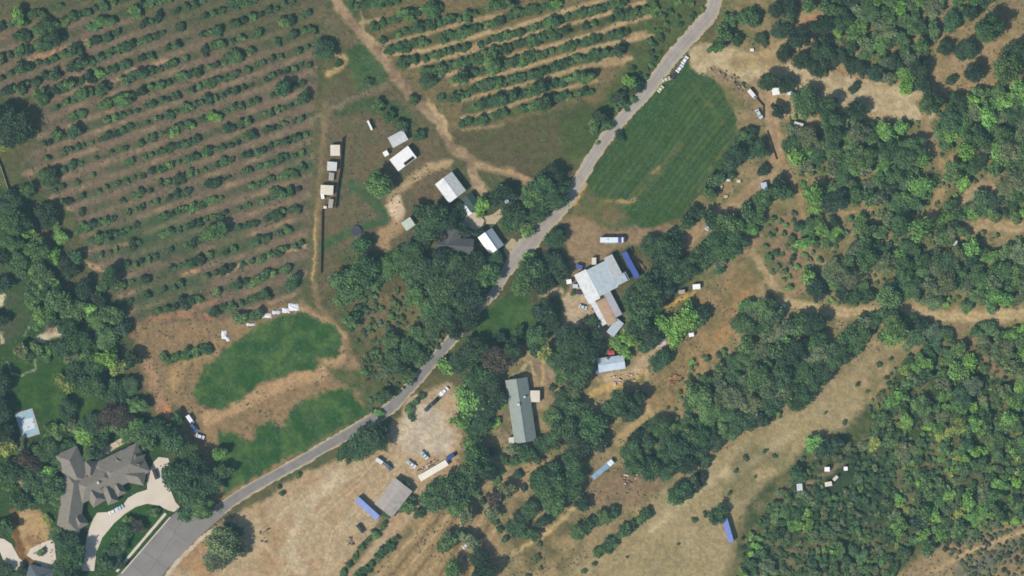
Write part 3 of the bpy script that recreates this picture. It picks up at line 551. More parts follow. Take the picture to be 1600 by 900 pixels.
building('annex', 'tan square patch roofed porch at the bottom left corner of the long house', 'annex', 799, 688, 8, 10, 5, 2.4, 0, R_CREAM, kind='flat', wins=0, o=.1)
building('barn', 'greyish tan corrugated roofed barn beside the lavender blue container', 'barn', 615, 777, 52, 35, 52, 3.4, 1.1, R_TAN, wall=m_wood)
# mansion: many hipped wings
mn = tag(empty('mansion', 160, 760, 0), 'big mansion with a taupe roof of many hips and gables by the curved driveway', 'house')
def wing(x, y, Lp, Wp, ang, h, rise, hip=True, mt=R_MANS):
    L, Wd = Lp*S, Wp*S; px, py = (x-160)*S, (760-y)*S
    q = MB(); q.box(-L/2+.4, L/2-.4, -Wd/2+.4, Wd/2-.4, 0, h); a = q.build('wall', mat('stone_wall', (176, 164, 144), .9, amt=.2), mn)
    q = MB(); roof_gable(q, L-.8, Wd-.8, h, h+rise, .45, hip=Wd/2*.9 if hip else 0); b_ = q.build('roof', mt, mn)
    for o_ in (a, b_): o_.location = (px, py, 0); o_.rotation_euler = (0, 0, R_(ang))
for a in [(116, 732, 62, 38, -66, 3.2, 3.4), (113, 785, 92, 36, 82, 3.4, 3.6), (150, 752, 70, 42, 28, 3.6, 3.9), (190, 731, 78, 50, 26, 3.3, 4.1), (208, 724, 44, 22, 62, 3.25, 3.0), (205, 742, 46, 24, -12, 3.1, 2.6), (202, 722, 50, 18, -10, 3.2, 2.9),
          (143, 735, 30, 22, 85, 3.2, 3.2), (172, 770, 34, 18, -68, 3.2, 2.5), (186, 762, 24, 16, -62, 3.1, 2.2), (148, 772, 34, 24, -58, 3.1, 3.0), (124, 812, 26, 20, -58, 3.0, 2.6)]: wing(*a)
q = MB(); q.box(-1.9, -.9, 1.4, 2.5, 5, 8.2); q.build('chimney', m_conc, mn)
for px, py in [(135, 745), (158, 764), (190, 705), (208, 770)]:
    q = MB(); X, Y = (px-160)*S, (760-py)*S; q.cyl(X, Y, 4.5, .22, 2.4, 'z', 10); q.build('roof_vent', m_steel, mn)
q = MB(); q.box(-.5, .6, -.1, .1, .1, 2.3); d = q.build('door', m_wood, mn); d.location = ((178-160)*S, (760-786)*S, 0)
for px, py in [(98, 740), (98, 790), (222, 742)]:
    q = MB(); q.box(-.06, .06, -.8, .8, 1, 2.2); d = q.build('window', m_glass, mn); d.location = ((px-160)*S, (760-py)*S, 0)
building('house', 'dark grey roofed house cut by the bottom edge, below the brown terrace', 'house', 62, 902, 34, 40, 75, 3.2, 2.4, mat('charcoal_shingle', (98, 108, 114), .9, nscale=1.2), hip=True, wins=2)
# coops by the fence
building('coop', 'topmost cream roofed coop in the line beside the wooden fence', 'coop', 524, 235, 15, 17, 0, 2.3, .3, R_CREAM, kind='shed', wins=0, o=.1)
building('coop', 'middle grey roofed coop in the line beside the wooden fence', 'coop', 519, 260, 15, 14, -4, 2.3, .3, R_GREY, kind='shed', wins=0, o=.1)
building('coop', 'lowest cream and white roofed coop in the line beside the wooden fence', 'coop', 511, 297, 20, 15, -3, 2.3, .35, R_CREAM, kind='shed', wins=1, o=.1)
for x, y, a, b_, an, lb, mt in [(504, 306, 5, 10, 10, 'narrow white roofed hutch at the lower left of the cream coop', R_WHITE), (517, 318, 7, 14, -8, 'brownish low hutch below the three fence coops', R_TAN), (508, 324, 5, 4, 0, 'tiny pale hutch at the foot of the fence coops', R_CREAM),
                            (518, 276, 8, 12, -5, 'tan roofed low hutch between the middle and lowest coops', R_TAN)]:
    building('hutch', lb, 'hutch', x, y, a, b_, an, 1.5, .2, mt, kind='shed', wins=0, o=.05, door=False)
for x, y, a, b_, an, lb, mt in [(928, 408, 7, 11, 0, 'pale yellow box shed at the upper left edge of the largest barn', R_CREAM), (889, 440, 8, 7, 10, 'white square shed left of the largest barn', R_WHITE), (899, 447, 8, 6, 0, 'pale teal shed just right of a white one, left of the barn', R_PBLUE),
                            (1088, 448, 12, 8, 5, 'white shed under dark trees right of the largest barn', R_WHITE), (1065, 456, 10, 6, 10, 'tan grey shed beside the white shed, right of the largest barn', R_TAN), (1212, 143, 12, 11, 10, 'white square shed below the dark tree on the sandy clearing', R_WHITE),
                            (1080, 523, 8, 6, 10, 'tiny white shed at the foot of the lime tree', R_WHITE), (1247, 196, 15, 9, -15, 'pinkish white shed at the wood edge below the round dark trees', R_CREAM), (1195, 297, 9, 24, 12, 'narrow pale blue shed beside the dirt track under trees', R_PBLUE),
                            (1480, 379, 30, 8, -4, 'long low cream shed among the trees at right', R_CREAM), (1292, 733, 8, 7, 0, 'white square box shed left of the other white one in the thicket', R_WHITE), (1321, 732, 6, 6, 0, 'white square box shed at right of the other, in the thicket', R_WHITE),
                            (1294, 756, 11, 7, 8, 'cream box shed below the two white ones in the thicket', R_CREAM), (1305, 747, 9, 5, 45, 'tilted cream box shed between the white and cream ones in the thicket', R_CREAM), (1249, 761, 9, 11, 5, 'greyish white shed at the left end of the thicket', R_GREY),
                            (578, 196, 3, 16, 25, 'thin white trough lying on the brown yard above the sheds', R_WHITE), (640, 762, 0, 0, 0, '', None)]:
    if mt: building('box_shed' if 'shed' in lb else 'trough', lb, 'shed' if 'shed' in lb else 'trough', x, y, a, b_, an, 2.1 if 'shed' in lb else .6, .25, mt, kind='shed', wins=0, o=.05, door='shed' in lb and a > 7)

# ------------------------------------------------------------------ containers, trailers, vehicles
def container(name, label, cat, x, y, Lp, ang, c, wheels=False, Wm=2.5, top=2.7):
    root = tag(empty(name, x, y, ang), label, cat); L = Lp*S; z0 = .9 if wheels else .15; m = MB(); n = int(L/.45)
    pts = []
    for i in range(n):                              # corrugated long sides
        a = -L/2+L*i/n; b_ = L/n
        m.box(a+.01, a+b_*.5, -Wm/2, Wm/2, z0, z0+top-.1); m.box(a+b_*.5, a+b_-.01, -Wm/2+.05, Wm/2-.05, z0+.003, z0+top-.12)
    mt = mat(name+'_paint_'+str(c[0])+str(c[2]), c, .5, amt=.16, nscale=.7, stripe=.08, stain=tuple(int(q*.88) for q in c))
    m.build('body', mt, root)
    r_ = MB(); r_.box(-L/2-.03, L/2+.03, -Wm/2-.03, Wm/2+.03, z0+top-.1, z0+top, tx=.02, ty=.02); r_.build('roof_panel', mt, root)
    d = MB(); d.box(L/2+.01, L/2+.08, -Wm/2+.1, -.03, z0+.15, z0+top-.25); d.build('door', mt, root)
    d = MB(); d.box(L/2+.01, L/2+.08, .03, Wm/2-.1, z0+.15, z0+top-.25); d.build('door', mt, root)
    if wheels:
        f = MB(); f.box(-L/2+.3, L/2-.3, -.5, .5, .55, .88); f.build('chassis', m_dark, root)
        for xx in (-L/2+1.6, -L/2+2.9):
            for s in (-1, 1): wmb = MB(); wmb.cyl(xx, s*1.0-.15, .5, .5, .3, 'y', 14); wmb.build('wheel', m_dark, root)
    return root
container('semi_trailer', 'long royal blue trailer parked along the right side of the largest barn', 'trailer', 985, 414, 45, -62, (78, 100, 166), True, 2.6)
container('shipping_container', 'lavender blue shipping container beside the tan roofed barn', 'container', 574, 794, 45, -42, (146, 162, 216), False, 2.8)
container('shipping_container', 'light violet blue shipping container on the dry field beside the thicket', 'container', 1137, 828, 38, -74, (128, 146, 210), False, 2.5)

def glassy(m, L): pass
def car(label, x, y, ang, c, Lp=15, typ='sedan', group=None, cat=None, name=None, bed=None):
    name = name or {'sedan': 'parked_car', 'pickup': 'pickup_truck', 'van': 'van', 'suv': 'parked_car', 'rv': 'camper', 'truck': 'flatbed_truck'}[typ]
    cat = cat or {'sedan': 'car', 'pickup': 'pickup', 'van': 'van', 'suv': 'car', 'rv': 'camper', 'truck': 'truck'}[typ]
    root = tag(empty(name, x, y, ang, .2 if cat == 'car' else .1), label, cat, group); L = Lp*S; k = L/4.6; Wd = 1.85 if typ not in ('rv', 'truck') else 2.45
    pm = mat('car_paint_%d_%d_%d' % c, c, .35, amt=.04, spec=.5)
    low_, top = .3, (.95 if typ in ('sedan', 'suv', 'pickup') else 1.1)
    prof = {'sedan': [(-2.25, .35), (2.2, .35), (2.3, .6), (2.15, .82), (1.05, .95), (-1.6, .98), (-2.25, .9), (-2.32, .6)],
            'suv': [(-2.25, .4), (2.2, .4), (2.3, .7), (2.15, 1.0), (1.2, 1.1), (-2.2, 1.12), (-2.32, .7)],
            'pickup': [(-2.3, .5), (2.25, .5), (2.3, .8), (2.2, 1.02), (1.3, 1.1), (.3, 1.12), (-.6, 1.12), (-.62, .75), (-2.2, .75), (-2.2, 1.1), (-2.3, 1.1)],
            'van': [(-2.3, .4), (2.25, .4), (2.32, .9), (1.9, 1.2), (1.4, 2.0), (-2.25, 2.1)],
            'rv': [(-2.3, .5), (2.25, .5), (2.3, 1.3), (2.1, 1.9), (2.0, 2.9), (-2.25, 3.0)],
            'truck': [(-2.3, .7), (2.25, .7), (2.3, 1.3), (2.2, 2.2), (1.4, 2.3), (1.3, 1.1), (-2.3, 1.1)]}[typ]
    b_ = MB(); b_.prism([(p[0]*k, p[1]) for p in prof], -Wd/2, Wd/2); b_.build('body', pm, root, .06)
    if typ in ('sedan', 'suv', 'pickup'):
        x0, x1, zr = {'sedan': (-1.65, 1.05, 1.42), 'suv': (-2.15, 1.1, 1.75), 'pickup': (-.6, 1.25, 1.75)}[typ]; zb = .96 if typ == 'sedan' else 1.1
        g = MB(); g.box(x0*k, x1*k, -Wd/2+.06, Wd/2-.06, zb-.02, zr-.05, tx=.42 if typ != 'suv' else .3, ty=.2); g.build('window_glass', m_glass, root)
        tt = .42 if typ != 'suv' else .3; r_ = MB(); r_.box(x0*k+tt-.03, x1*k-tt+.03, -Wd/2+.23, Wd/2-.23, zr-.06, zr, tx=.05, ty=.05); r_.build('roof', pm, root, .02)
        for s in (-1, 1): h = MB(); h.box(2.12*k, 2.31*k, s*.65-.16, s*.65+.16, .62, .76); h.build('headlight', m_white, root)
    elif typ == 'van':
        g = MB(); g.add([(1.96*k, -.8, 1.24), (1.96*k, .8, 1.24), (1.48*k, .72, 1.95), (1.48*k, -.72, 1.95)], [(0, 1, 2, 3)]); g.build('windscreen', m_glass, root)
    elif typ == 'rv':
        g = MB(); g.box(2.1*k, 2.2*k, -1.0, 1.0, 1.5, 2.4); g.build('windscreen', m_glass, root)
        st = MB(); st.box(1.0*k, 1.62*k, -Wd/2-.02, Wd/2+.02, 1.0, 3.03); st.build('stripe', mat('blue_band', (72, 88, 150), .5), root)
        st = MB(); st.box(-1.2*k, -.8*k, -.35, .35, 3.0, 3.3); st.build('roof_vent', m_white, root)
        st = MB(); st.box(-1.5*k, .5*k, -Wd/2-.7, -Wd/2-.03, 2.4, 2.48); st.build('awning', mat('green_grey_canvas', (132, 160, 136), .8), root)
    elif typ == 'truck':
        st = MB(); st.box(-2.3*k, 1.2*k, -Wd/2, Wd/2, 1.1, 1.25); st.box(-2.3*k, 1.2*k, -Wd/2, -Wd/2+.1, 1.253, 1.7); st.box(-2.3*k, 1.2*k, Wd/2-.1, Wd/2, 1.253, 1.7); st.build('flatbed', mat('pale_blue_bed', (138, 168, 190), .6, amt=.3, nscale=1), root)
    for xx in ((-1.45, 1.45) if typ != 'rv' else (-1.2, 1.6)):
        for s in (-1, 1):
            wmb = MB(); wmb.cyl(xx*k, s*(Wd/2-.12)-.12, .34, .34, .24, 'y', 14); wh = wmb.build('wheel', m_dark, root)
            hb = MB(); hb.cyl(xx*k, s*(Wd/2+.005)-.012, .34, .18, .024, 'y', 10); hb.build('rim', m_steel, wh)
    if bed:
        q = MB(); q.box(-2.1*k, -.75*k, -.75, .75, .78, 1.3, tx=.1, ty=.1); q.build('load', mat('load', bed, .8, amt=.3), root)
    return root
WHT, PBL, BLK, DGR = (236, 236, 240), (190, 206, 224), (44, 50, 60), (78, 90, 102)
car('white car at the front of the parked line on the roadside', 1070, 94, 55, WHT, 14); car('second white car from the front of the parked line on the roadside', 1062, 107, 52, (232, 230, 234), 14)
car('dark car behind two white ones in the roadside line', 1053, 119, 50, (70, 72, 72), 13); car('cream coloured car near the tail of the roadside line', 1041, 124, 20, (206, 200, 168), 13); car('last pale yellowish car of the roadside line', 1032, 139, 50, (216, 212, 176), 12)
car('white pickup at the upper end of the dark cars by the gravel yard', 693, 612, 42, WHT, 19, 'pickup'); car('black car between the white pickup and a dark one', 680, 627, 45, BLK, 17, 'suv'); car('dark blue car last in the line beside the gravel yard', 669, 637, 47, (60, 78, 92), 14)
car('white car with grey front left of a dark car in the junk yard', 594, 721, -35, (214, 220, 222), 15, 'van'); car('dark grey blue car beside the white van in the junk yard', 607, 729, -48, (92, 108, 122), 15, 'suv')
car('white and red pickup in the middle of the junk yard', 643, 725, -40, (218, 226, 228), 17, 'pickup', bed=(170, 190, 196)); car('pale teal pickup nearest the gravel yard', 663, 711, -50, (196, 212, 214), 16, 'pickup', bed=(120, 160, 170))
car('deep blue truck at the end of the long cream canopy', 705, 713, 30, (62, 84, 150), 17, 'van'); car('dark suv on the mansion driveway, left of a teal car', 243, 741, -70, (66, 66, 72), 16, 'suv'); car('dark teal car on the mansion driveway, right of a dark suv', 256, 743, -80, (58, 92, 104), 17)
car('white car in front of the mansion entrance', 177, 799, 25, (232, 234, 242), 14); car('pale blue car touching the white one at the mansion entrance', 188, 793, 28, (186, 204, 222), 11)
car('white camper with a blue band near its right end, above the largest barn', 957, 375, 0, (228, 230, 238), 39, 'rv'); car('white cab truck with a long pale blue flatbed under the trees', 942, 733, 40, (222, 232, 242), 42, 'truck')
car('small whitish car among trees below the tan roofed barn', 728, 852, 40, (206, 208, 206), 13); car('white car beside the dirt clearing, under a dark tree', 1239, 148, -25, (232, 234, 248), 19, 'van'); car('white and red car by the curved hedge', 1175, 147, -50, (232, 222, 224), 17, 'van')
car('pale blue grey car at the lower end of the curved hedge', 1186, 178, -60, (190, 206, 214), 16); car('pale blue car on the dirt track edge below the crop field', 1107, 354, 55, (196, 212, 224), 13); car('white car half hidden under the long dark tree belt', 1241, 628, -10, (222, 222, 232), 13)
car('white car with teal roof left of the rusty outbuilding', 911, 480, -20, (196, 210, 208), 13); car('dark small car left of the largest barn on the dirt', 905, 457, -5, (74, 84, 96), 10); car('blue car at the left corner of the largest barn', 906, 417, -15, (84, 104, 168), 13, 'van')
car('white car at the top of the pair by the big orchard edge trees', 297, 655, -55, WHT, 15, 'van'); car('deep blue car between the white cars by the orchard edge trees', 303, 668, -50, (76, 98, 150), 16, 'suv'); car('lilac white car lowest of the three by the orchard edge trees', 313, 682, -20, (216, 214, 234), 14)
car('dark green grey car in the bare field, below the lavender blue container', 563, 826, -50, (62, 74, 78), 16, 'suv'); car('white lilac car on the path right of the lime tree', 794, 314, 15, (200, 200, 232), 10)

# canopy, trampoline, fences, court, timber, sheets
cn = tag(empty('canopy', 677, 735, 30.5), 'long narrow cream canopy in the junk yard along the dark trees', 'canopy')
q = MB(); Lc = 50*S
q.prism([(-1.5, 2.25), (0, 2.6), (1.5, 2.25), (1.5, 2.33), (0, 2.68), (-1.5, 2.33)], -Lc/2, Lc/2); q.v = [(p[1], -p[0], p[2]) for p in q.v]; q.build('canopy_roof', mat('cream_canvas', (238, 230, 214), .8, amt=.06), cn)
for i in range(4):
    for s in (-1, 1): q = MB(); q.box(-Lc/2+.2+i*4.8, -Lc/2+.3+i*4.8, s*1.35-.05, s*1.35+.05, 0, 2.3); q.build('post', m_steel, cn)
tp = tag(empty('trampoline', 556, 361, 0), 'round dark trampoline on the brown yard above the dense trees', 'trampoline')
q = MB(); q.cyl(0, 0, .86, 2.15, .06, 'z', 28); q.build('mat', mat('trampoline_mat', (72, 76, 88), .8), tp)
q = MB(); N = 32
for i in range(N):
    a, b_ = 2*math.pi*i/N, 2*math.pi*(i+1)/N
    q.add([(r_*math.cos(t), r_*math.sin(t), z) for z in (.84, .96) for t in (a, b_) for r_ in (2.18, 2.5)], [(4, 5, 7, 6), (0, 2, 3, 1), (1, 3, 7, 5), (0, 4, 6, 2)])
q.build('rim_pad', mat('trampoline_pad', (84, 90, 112), .7), tp)
for i in range(6): q = MB(); q.cyl(2.35*math.cos(i*math.pi/3), 2.35*math.sin(i*math.pi/3), 0, .04, .86, 'z', 8); q.build('leg', m_steel, tp)
def fence(label, pts, h=1.8, mt=m_wood, name='fence', cat='fence'):
    root = tag(empty(name, *pts[0]), label, cat); ox, oy = W(*pts[0]); pan = MB()
    for p, q in zip(pts[:-1], pts[1:]):
        x0, y0 = W(*p); x1, y1 = W(*q); x0 -= ox; x1 -= ox; y0 -= oy; y1 -= oy; L = math.hypot(x1-x0, y1-y0); nx, ny = -(y1-y0)/L*.04, (x1-x0)/L*.04
        pan.add([(x0-nx, y0-ny, .08), (x1-nx, y1-ny, .08), (x1+nx, y1+ny, .08), (x0+nx, y0+ny, .08), (x0-nx, y0-ny, h), (x1-nx, y1-ny, h), (x1+nx, y1+ny, h), (x0+nx, y0+ny, h)],
                [(0, 3, 2, 1), (4, 5, 6, 7), (0, 1, 5, 4), (1, 2, 6, 5), (2, 3, 7, 6), (3, 0, 4, 7)])
        k = max(1, int(L/4))
        for i in range(k): t = i/k; X, Y = x0+(x1-x0)*t, y0+(y1-y0)*t; q_ = MB(); q_.box(X-.09, X+.09, Y-.09, Y+.09, 0, h+.1); q_.build('post', mt, root)
    pan.build('panel', mt, root)
fence('tall wooden fence running down the right side of the coops', [(535, 216), (532, 262), (526, 300), (524, 326)], 2.3)
fence('long straight wooden fence down the right side of the orchard', [(503, 328), (502, 380), (501, 428)], 1.7)
fence('low pale wall at the left edge beside the dense tree belt', [(-8, 238), (2, 262), (14, 298)], 1.5, m_conc, 'garden_wall', 'wall')
fence('thin dark fence curving beside the dirt track above the crop field', [(1172, 138), (1180, 152), (1192, 166), (1192, 186)], 1.4)
fence('short fence along the dirt path right of the rusty hedge', [(1198, 205), (1205, 225), (1213, 250)], 1.1)
ct = tag(empty('sports_court', 43, 662, 17), 'pale blue rectangular court with a white centre on the lawn', 'court')
q = MB(); q.box(-4.3, 4.3, -6.3, 6.3, .02, .28); q.build('base', mat('pink_edge', (196, 170, 164), .9), ct)
q = MB(); q.box(-3.9, 3.9, -5.9, 5.9, .281, .31); q.build('surface', mat('pale_blue_court', (152, 184, 192), .8, amt=.15), ct)
q = MB(); q.box(-2.6, 3.1, -3.0, 2.2, .311, .34); q.build('centre_panel', mat('white_court', (206, 212, 216), .8, amt=.1), ct)
def heap(label, name, cat, P, c, h=.7, group=None):
    root = MB(); r = random.Random(hash(label) % 999 if 0 else len(label)*7+int(P[0][0]))
    V = []; F = []
    for px, py, wd, ht in P:                       # crumpled sheet over a pile
        X, Y = W(px, py); X0, Y0 = W(*P[0][:2]); o = len(V); K = 7
        for j in range(K+1):
            for i in range(K+1):
                u, v_ = (i/K-.5)*wd*S, (j/K-.5)*ht*S; e = min(i, K-i, j, K-j)/(K/2)
                V.append((X-X0+u+r.uniform(-.18, .18), Y-Y0+v_+r.uniform(-.18, .18), .22 if e == 0 else .25+h*e**.5*r.uniform(.5, 1)))
        for j in range(K):
            for i in range(K): a = o+j*(K+1)+i; F.append((a, a+1, a+K+2, a+K+1))
    root.add(V, F); o = root.build(name, mat(name+'_%d%d' % (c[0], c[2]), c, .7, amt=.15, nscale=1.2)); o.location = (*W(*P[0][:2]), 0); tag(o, label, cat, group)
heap('largest white plastic sheet, at the top edge of the green crop strip', 'plastic_sheet', 'sheet', [(459, 480, 17, 11), (447, 485, 13, 8)], (222, 222, 226))
heap('flat white plastic sheet in the middle of the line at the crop strip', 'plastic_sheet', 'sheet', [(432, 488, 13, 6)], (206, 212, 222)); heap('white plastic sheet at the lower left of the line above the crop strip', 'plastic_sheet', 'sheet', [(417, 493, 14, 7)], (228, 226, 224))
heap('narrow white plastic sheet beside the dark bush at the orchard bottom', 'plastic_sheet', 'sheet', [(392, 507, 14, 4)], (222, 222, 222)); heap('white crumpled sheet alone on the brown earth left of the crop strip', 'plastic_sheet', 'sheet', [(350, 523, 8, 13), (356, 530, 6, 6)], (226, 228, 232))
r2 = random.Random(3)
def pile(label, x, y, n, spread, cols, lg=2.5, ang0=-60, name='timber_pile', cat='pile'):
    root = tag(empty(name, x, y, ang0), label, cat); 
    for i in range(n):
        q = MB(); a, b_ = r2.uniform(-1, 1)*spread[0], r2.uniform(-1, 1)*spread[1]; l_ = lg*r2.uniform(.5, 1.2); w_ = r2.uniform(.3, .8)
        q.box(-l_/2, l_/2, -w_/2, w_/2, 0, r2.uniform(.3, .9), tx=.05, ty=.05); c = cols[i % len(cols)]; o = q.build('stack', mat('junk_%d_%d' % (c[0], c[2]), c, .9, amt=.3), root); o.location = (a, b_, .05); o.rotation_euler = (0, 0, r2.uniform(-.5, .5))
BR = [(150, 120, 96), (110, 92, 76), (186, 150, 118), (76, 66, 60), (176, 126, 100)]; JK = [(200, 196, 190), (120, 110, 104), (160, 130, 110), (96, 100, 112), (220, 206, 186), (150, 90, 80)]
pile('long pile of brown timber right of the royal blue trailer', 995, 408, 34, (6.5, 1.2), BR); pile('scattered pale and brown scrap on the dry slope below the dense trees', 1000, 745, 26, (9, 3), JK, 1.4, 10, 'scrap_pile')
pile('jumble of pinkish scrap along the left of the cream canopy', 668, 728, 20, (5.5, 1), JK, 1.2, 30, 'scrap_pile'); pile('ragged grey brown scrap line beside the sandy clearing', 1140, 122, 26, (11, 2.4), [(130, 116, 100), (170, 160, 146), (84, 82, 74), (150, 130, 120)], 1.6, -38, 'scrap_pile')
pile('red brown log pile on the dry slope right of the pale blue house', 1052, 592, 12, (2.5, 2), [(160, 100, 80), (186, 140, 104)], 1.8, 30, 'log_pile'); pile('boxes and scrap on the tan yard left of the rusty outbuilding', 924, 492, 14, (3, 4.5), [(222, 206, 180), (196, 160, 90), (70, 74, 80), (206, 196, 184)], 1.3, 0, 'scrap_pile')
pile('pale stones and clutter on the slope below the pale blue house', 975, 592, 18, (7, 2.4), [(220, 200, 176), (190, 160, 120), (206, 196, 190)], 1.4, 5, 'stone_pile'); pile('brown scrap beside the road verge on the bare field', 415, 838, 12, (3, 3), [(130, 110, 96), (90, 90, 84), (190, 170, 150)], 1.4, 20, 'scrap_pile')
pile('blue grey rubble heap in the bare field, left of the vine rows', 545, 848, 10, (2, 2), [(124, 116, 112), (104, 100, 98)], 1.3, 20, 'rubble_heap'); pile('clutter of boxes by the pale wall below the pale blue house road', 1128, 294, 6, (1.5, 1), JK, 1.2, 20, 'scrap_pile')
for lb, x, y, c in [('small white crate upper left of the dirt track at the crop field corner', 1138, 281, (226, 226, 220)), ('cream crate right of the white crate at the crop field corner', 1154, 283, (220, 206, 180)), ('tan hay bale on the dirt track beside the crop field', 1134, 307, (206, 176, 140)), ('yellow crate at the left end of the dirt track by the barn trees', 1041, 370, (206, 190, 90)),
                    ('lone white crate on the top of the sandy clearing', 1175, 78, (226, 226, 220)), ('white crate under the trees right of the thick grove', 1434, 373, (220, 220, 226)), ('tiny white post box on the road edge by the lawn', 739, 506, (222, 222, 224)), ('white crate by the path in the far right wood', 1225, 477, (220, 220, 210))]:
    q = MB(); s = .9; q.box(-s, s, -s*.8, s*.8, .05, .75, tx=.04, ty=.04); n_ = 'hay_bale' if 'bale' in lb else 'crate'; o = q.build(n_, mat('crate_%d%d' % (c[0], c[2]), c, .8), None, .05); o.location = (*W(x, y), 0); tag(o, lb, n_.split('_')[-1])

# ------------------------------------------------------------------ trees
fm = bpy.data.materials.new('foliage'); fm.use_nodes = True; n = fm.node_tree.nodes; l = fm.node_tree.links; b = n['Principled BSDF']
b.inputs['Roughness'].default_value = .65; b.inputs['Specular IOR Level'].default_value = .2
oi = n.new('ShaderNodeObjectInfo'); tc = n.new('ShaderNodeTexCoord'); geo = n.new('ShaderNodeNewGeometry')
nz = n.new('ShaderNodeTexNoise'); nz.inputs['Scale'].default_value = .32; nz.inputs['Detail'].default_value = 3; l.new(geo.outputs['Position'], nz.inputs['Vector'])
mr = n.new('ShaderNodeMapRange'); mr.inputs['From Min'].default_value = .3; mr.inputs['From Max'].default_value = .7; mr.inputs['To Min'].default_value = .62; mr.inputs['To Max'].default_value = 1.45; l.new(nz.outputs['Fac'], mr.inputs['Value'])
ri = n.new('ShaderNodeMapRange'); ri.inputs['To Min'].default_value = .75; ri.inputs['To Max'].default_value = 1.3; l.new(geo.outputs['Random Per Island'], ri.inputs['Value'])
mu = n.new('ShaderNodeMath'); mu.operation = 'MULTIPLY'; l.new(mr.outputs[0], mu.inputs[0]); l.new(ri.outputs[0], mu.inputs[1])
vm = n.new('ShaderNodeVectorMath'); vm.operation = 'SCALE'; l.new(oi.outputs['Color'], vm.inputs[0]); l.new(mu.outputs[0], vm.inputs['Scale']); l.new(vm.outputs[0], b.inputs['Base Color'])
_mats['foliage'] = fm
fm2 = fm.copy(); fm2.name = 'undergrowth_foliage'; n_ = fm2.node_tree.nodes; a2 = n_.new('ShaderNodeAttribute'); a2.attribute_name = 'Col'
for q in list(fm2.node_tree.links):
    if q.from_node.type == 'OBJECT_INFO': ts_ = q.to_socket; fm2.node_tree.links.remove(q); fm2.node_tree.links.new(a2.outputs['Color'], ts_)
fm2.name = 'undergrowth_foliage'; m_bark = mat('bark', (110, 96, 82), .95, amt=.3, nscale=3)
def crown_arrays(seed, nl, leaf, lobes, flat=.8, rough=.22):
    g = np.random.default_rng(seed); P = []
    # uneven crown: a handful of lobes round a core
    C = [(0, 0, .05, .5)]
    for i in range(lobes):
        a = g.random()*2*np.pi; e = g.uniform(-.2, 1.1); rr = g.uniform(.4, .78); C.append((rr*np.cos(a)*np.cos(e), rr*np.sin(a)*np.cos(e), rr*np.sin(e)*flat*g.uniform(.6, 1.3), g.uniform(.2, .42)))
    C = np.array(C); wgt = C[:, 3]**2; idx = g.choice(len(C), nl, p=wgt/wgt.sum())
    d = g.normal(size=(nl, 3)); d[:, 2] = np.where(g.random(nl) < .75, np.abs(d[:, 2]), d[:, 2]); d /= np.linalg.norm(d, axis=1)[:, None]
    rad = C[idx, 3]*(1+g.normal(0, rough, nl)); c = C[idx, :3]+d*rad[:, None]
    nn = d+g.normal(0, .75, (nl, 3)); nn /= np.linalg.norm(nn, axis=1)[:, None]
    t = np.cross(nn, g.normal(size=(nl, 3))); t /= np.linalg.norm(t, axis=1)[:, None]; bt = np.cross(nn, t)
    s = leaf*g.uniform(.6, 1.3, nl)[:, None]
    V = np.stack([c-t*s-bt*s*.7, c+t*s-bt*s*.6, c+t*s*.8+bt*s*.8-nn*s*.3, c-t*s*.9+bt*s*.7-nn*s*.25], 1).reshape(-1, 3)
    F = np.arange(nl*4).reshape(-1, 4)
    # inner mass: coarse spheres
    NU, NV = 10, 6; vs_, fs = [], []
    for k, (x, y, z, r) in enumerate(C):
        o = len(V)+len(vs_); r = r*.78
        for j in range(NV+1):
            ph = np.pi*j/NV
            for i in range(NU):
                th = 2*np.pi*i/NU; q = r*(1+g.normal(0, .09)); vs_.append((x+q*np.sin(ph)*np.cos(th), y+q*np.sin(ph)*np.sin(th), z+q*np.cos(ph)))
        for j in range(NV):
            for i in range(NU): a = o+j*NU; fs.append((a+i, a+NU+i, a+NU+(i+1) % NU, a+(i+1) % NU))
    V = np.concatenate([V, np.array(vs_)]); F = np.concatenate([F, np.array(fs)])
    V[:, 2] *= flat; return V, F
PA = {'big': [crown_arrays(i, 3000, .055, 14) for i in range(6)], 'mid': [crown_arrays(20+i, 1100, .09, 9) for i in range(6)],
      'low': [crown_arrays(40+i, 240, .17, 4, .75) for i in range(6)], 'loose': [crown_arrays(60+i, 1300, .07, 11, .8, .5) for i in range(4)]}
PM = {k: [mesh_np('crown', V, F, fm) for V, F in v] for k, v in PA.items()}
def trunk_mesh(seed):
    r = random.Random(seed); m = MB(); m.cyl(0, 0, -.95, .055, .7, 'z', 7, r2=.04)
    for i in range(4):
        a = i*1.6+r.random(); n_ = 5; P = []
        for (cx, cy, cz, rr) in ((0, 0, -.35, .03), (.38*math.cos(a), .38*math.sin(a), .12, .012)):
            for k in range(n_): t = 2*math.pi*k/n_; P.append((cx+rr*math.cos(t), cy+rr*math.sin(t), cz))
        m.add(P, [(k, (k+1) % n_, (k+1) % n_+n_, k+n_) for k in range(n_)])
    me = m.mesh('trunk'); me.materials.append(m_bark); return me
TM = [trunk_mesh(i) for i in range(3)]
FC_ = {'D': (.034, .080, .036), 'M': (.055, .118, .046), 'L': (.095, .22, .045), 'G': (.075, .115, .066), 'P': (.040, .040, .034), 'Y': (.135, .20, .06), 'K': (.022, .048, .027), 'B': (.085, .20, .052)}  # K: blackish green of round trees, also shade put into shadowed trees' leaf colour
TONE = {'D': 'dark green', 'M': 'mid green', 'L': 'bright lime green', 'G': 'grey green', 'P': 'dusky purple brown', 'Y': 'yellowish green', 'K': 'blackish green', 'B': 'fresh green'}
TREES = []     # x, y, r(px), tone, kind
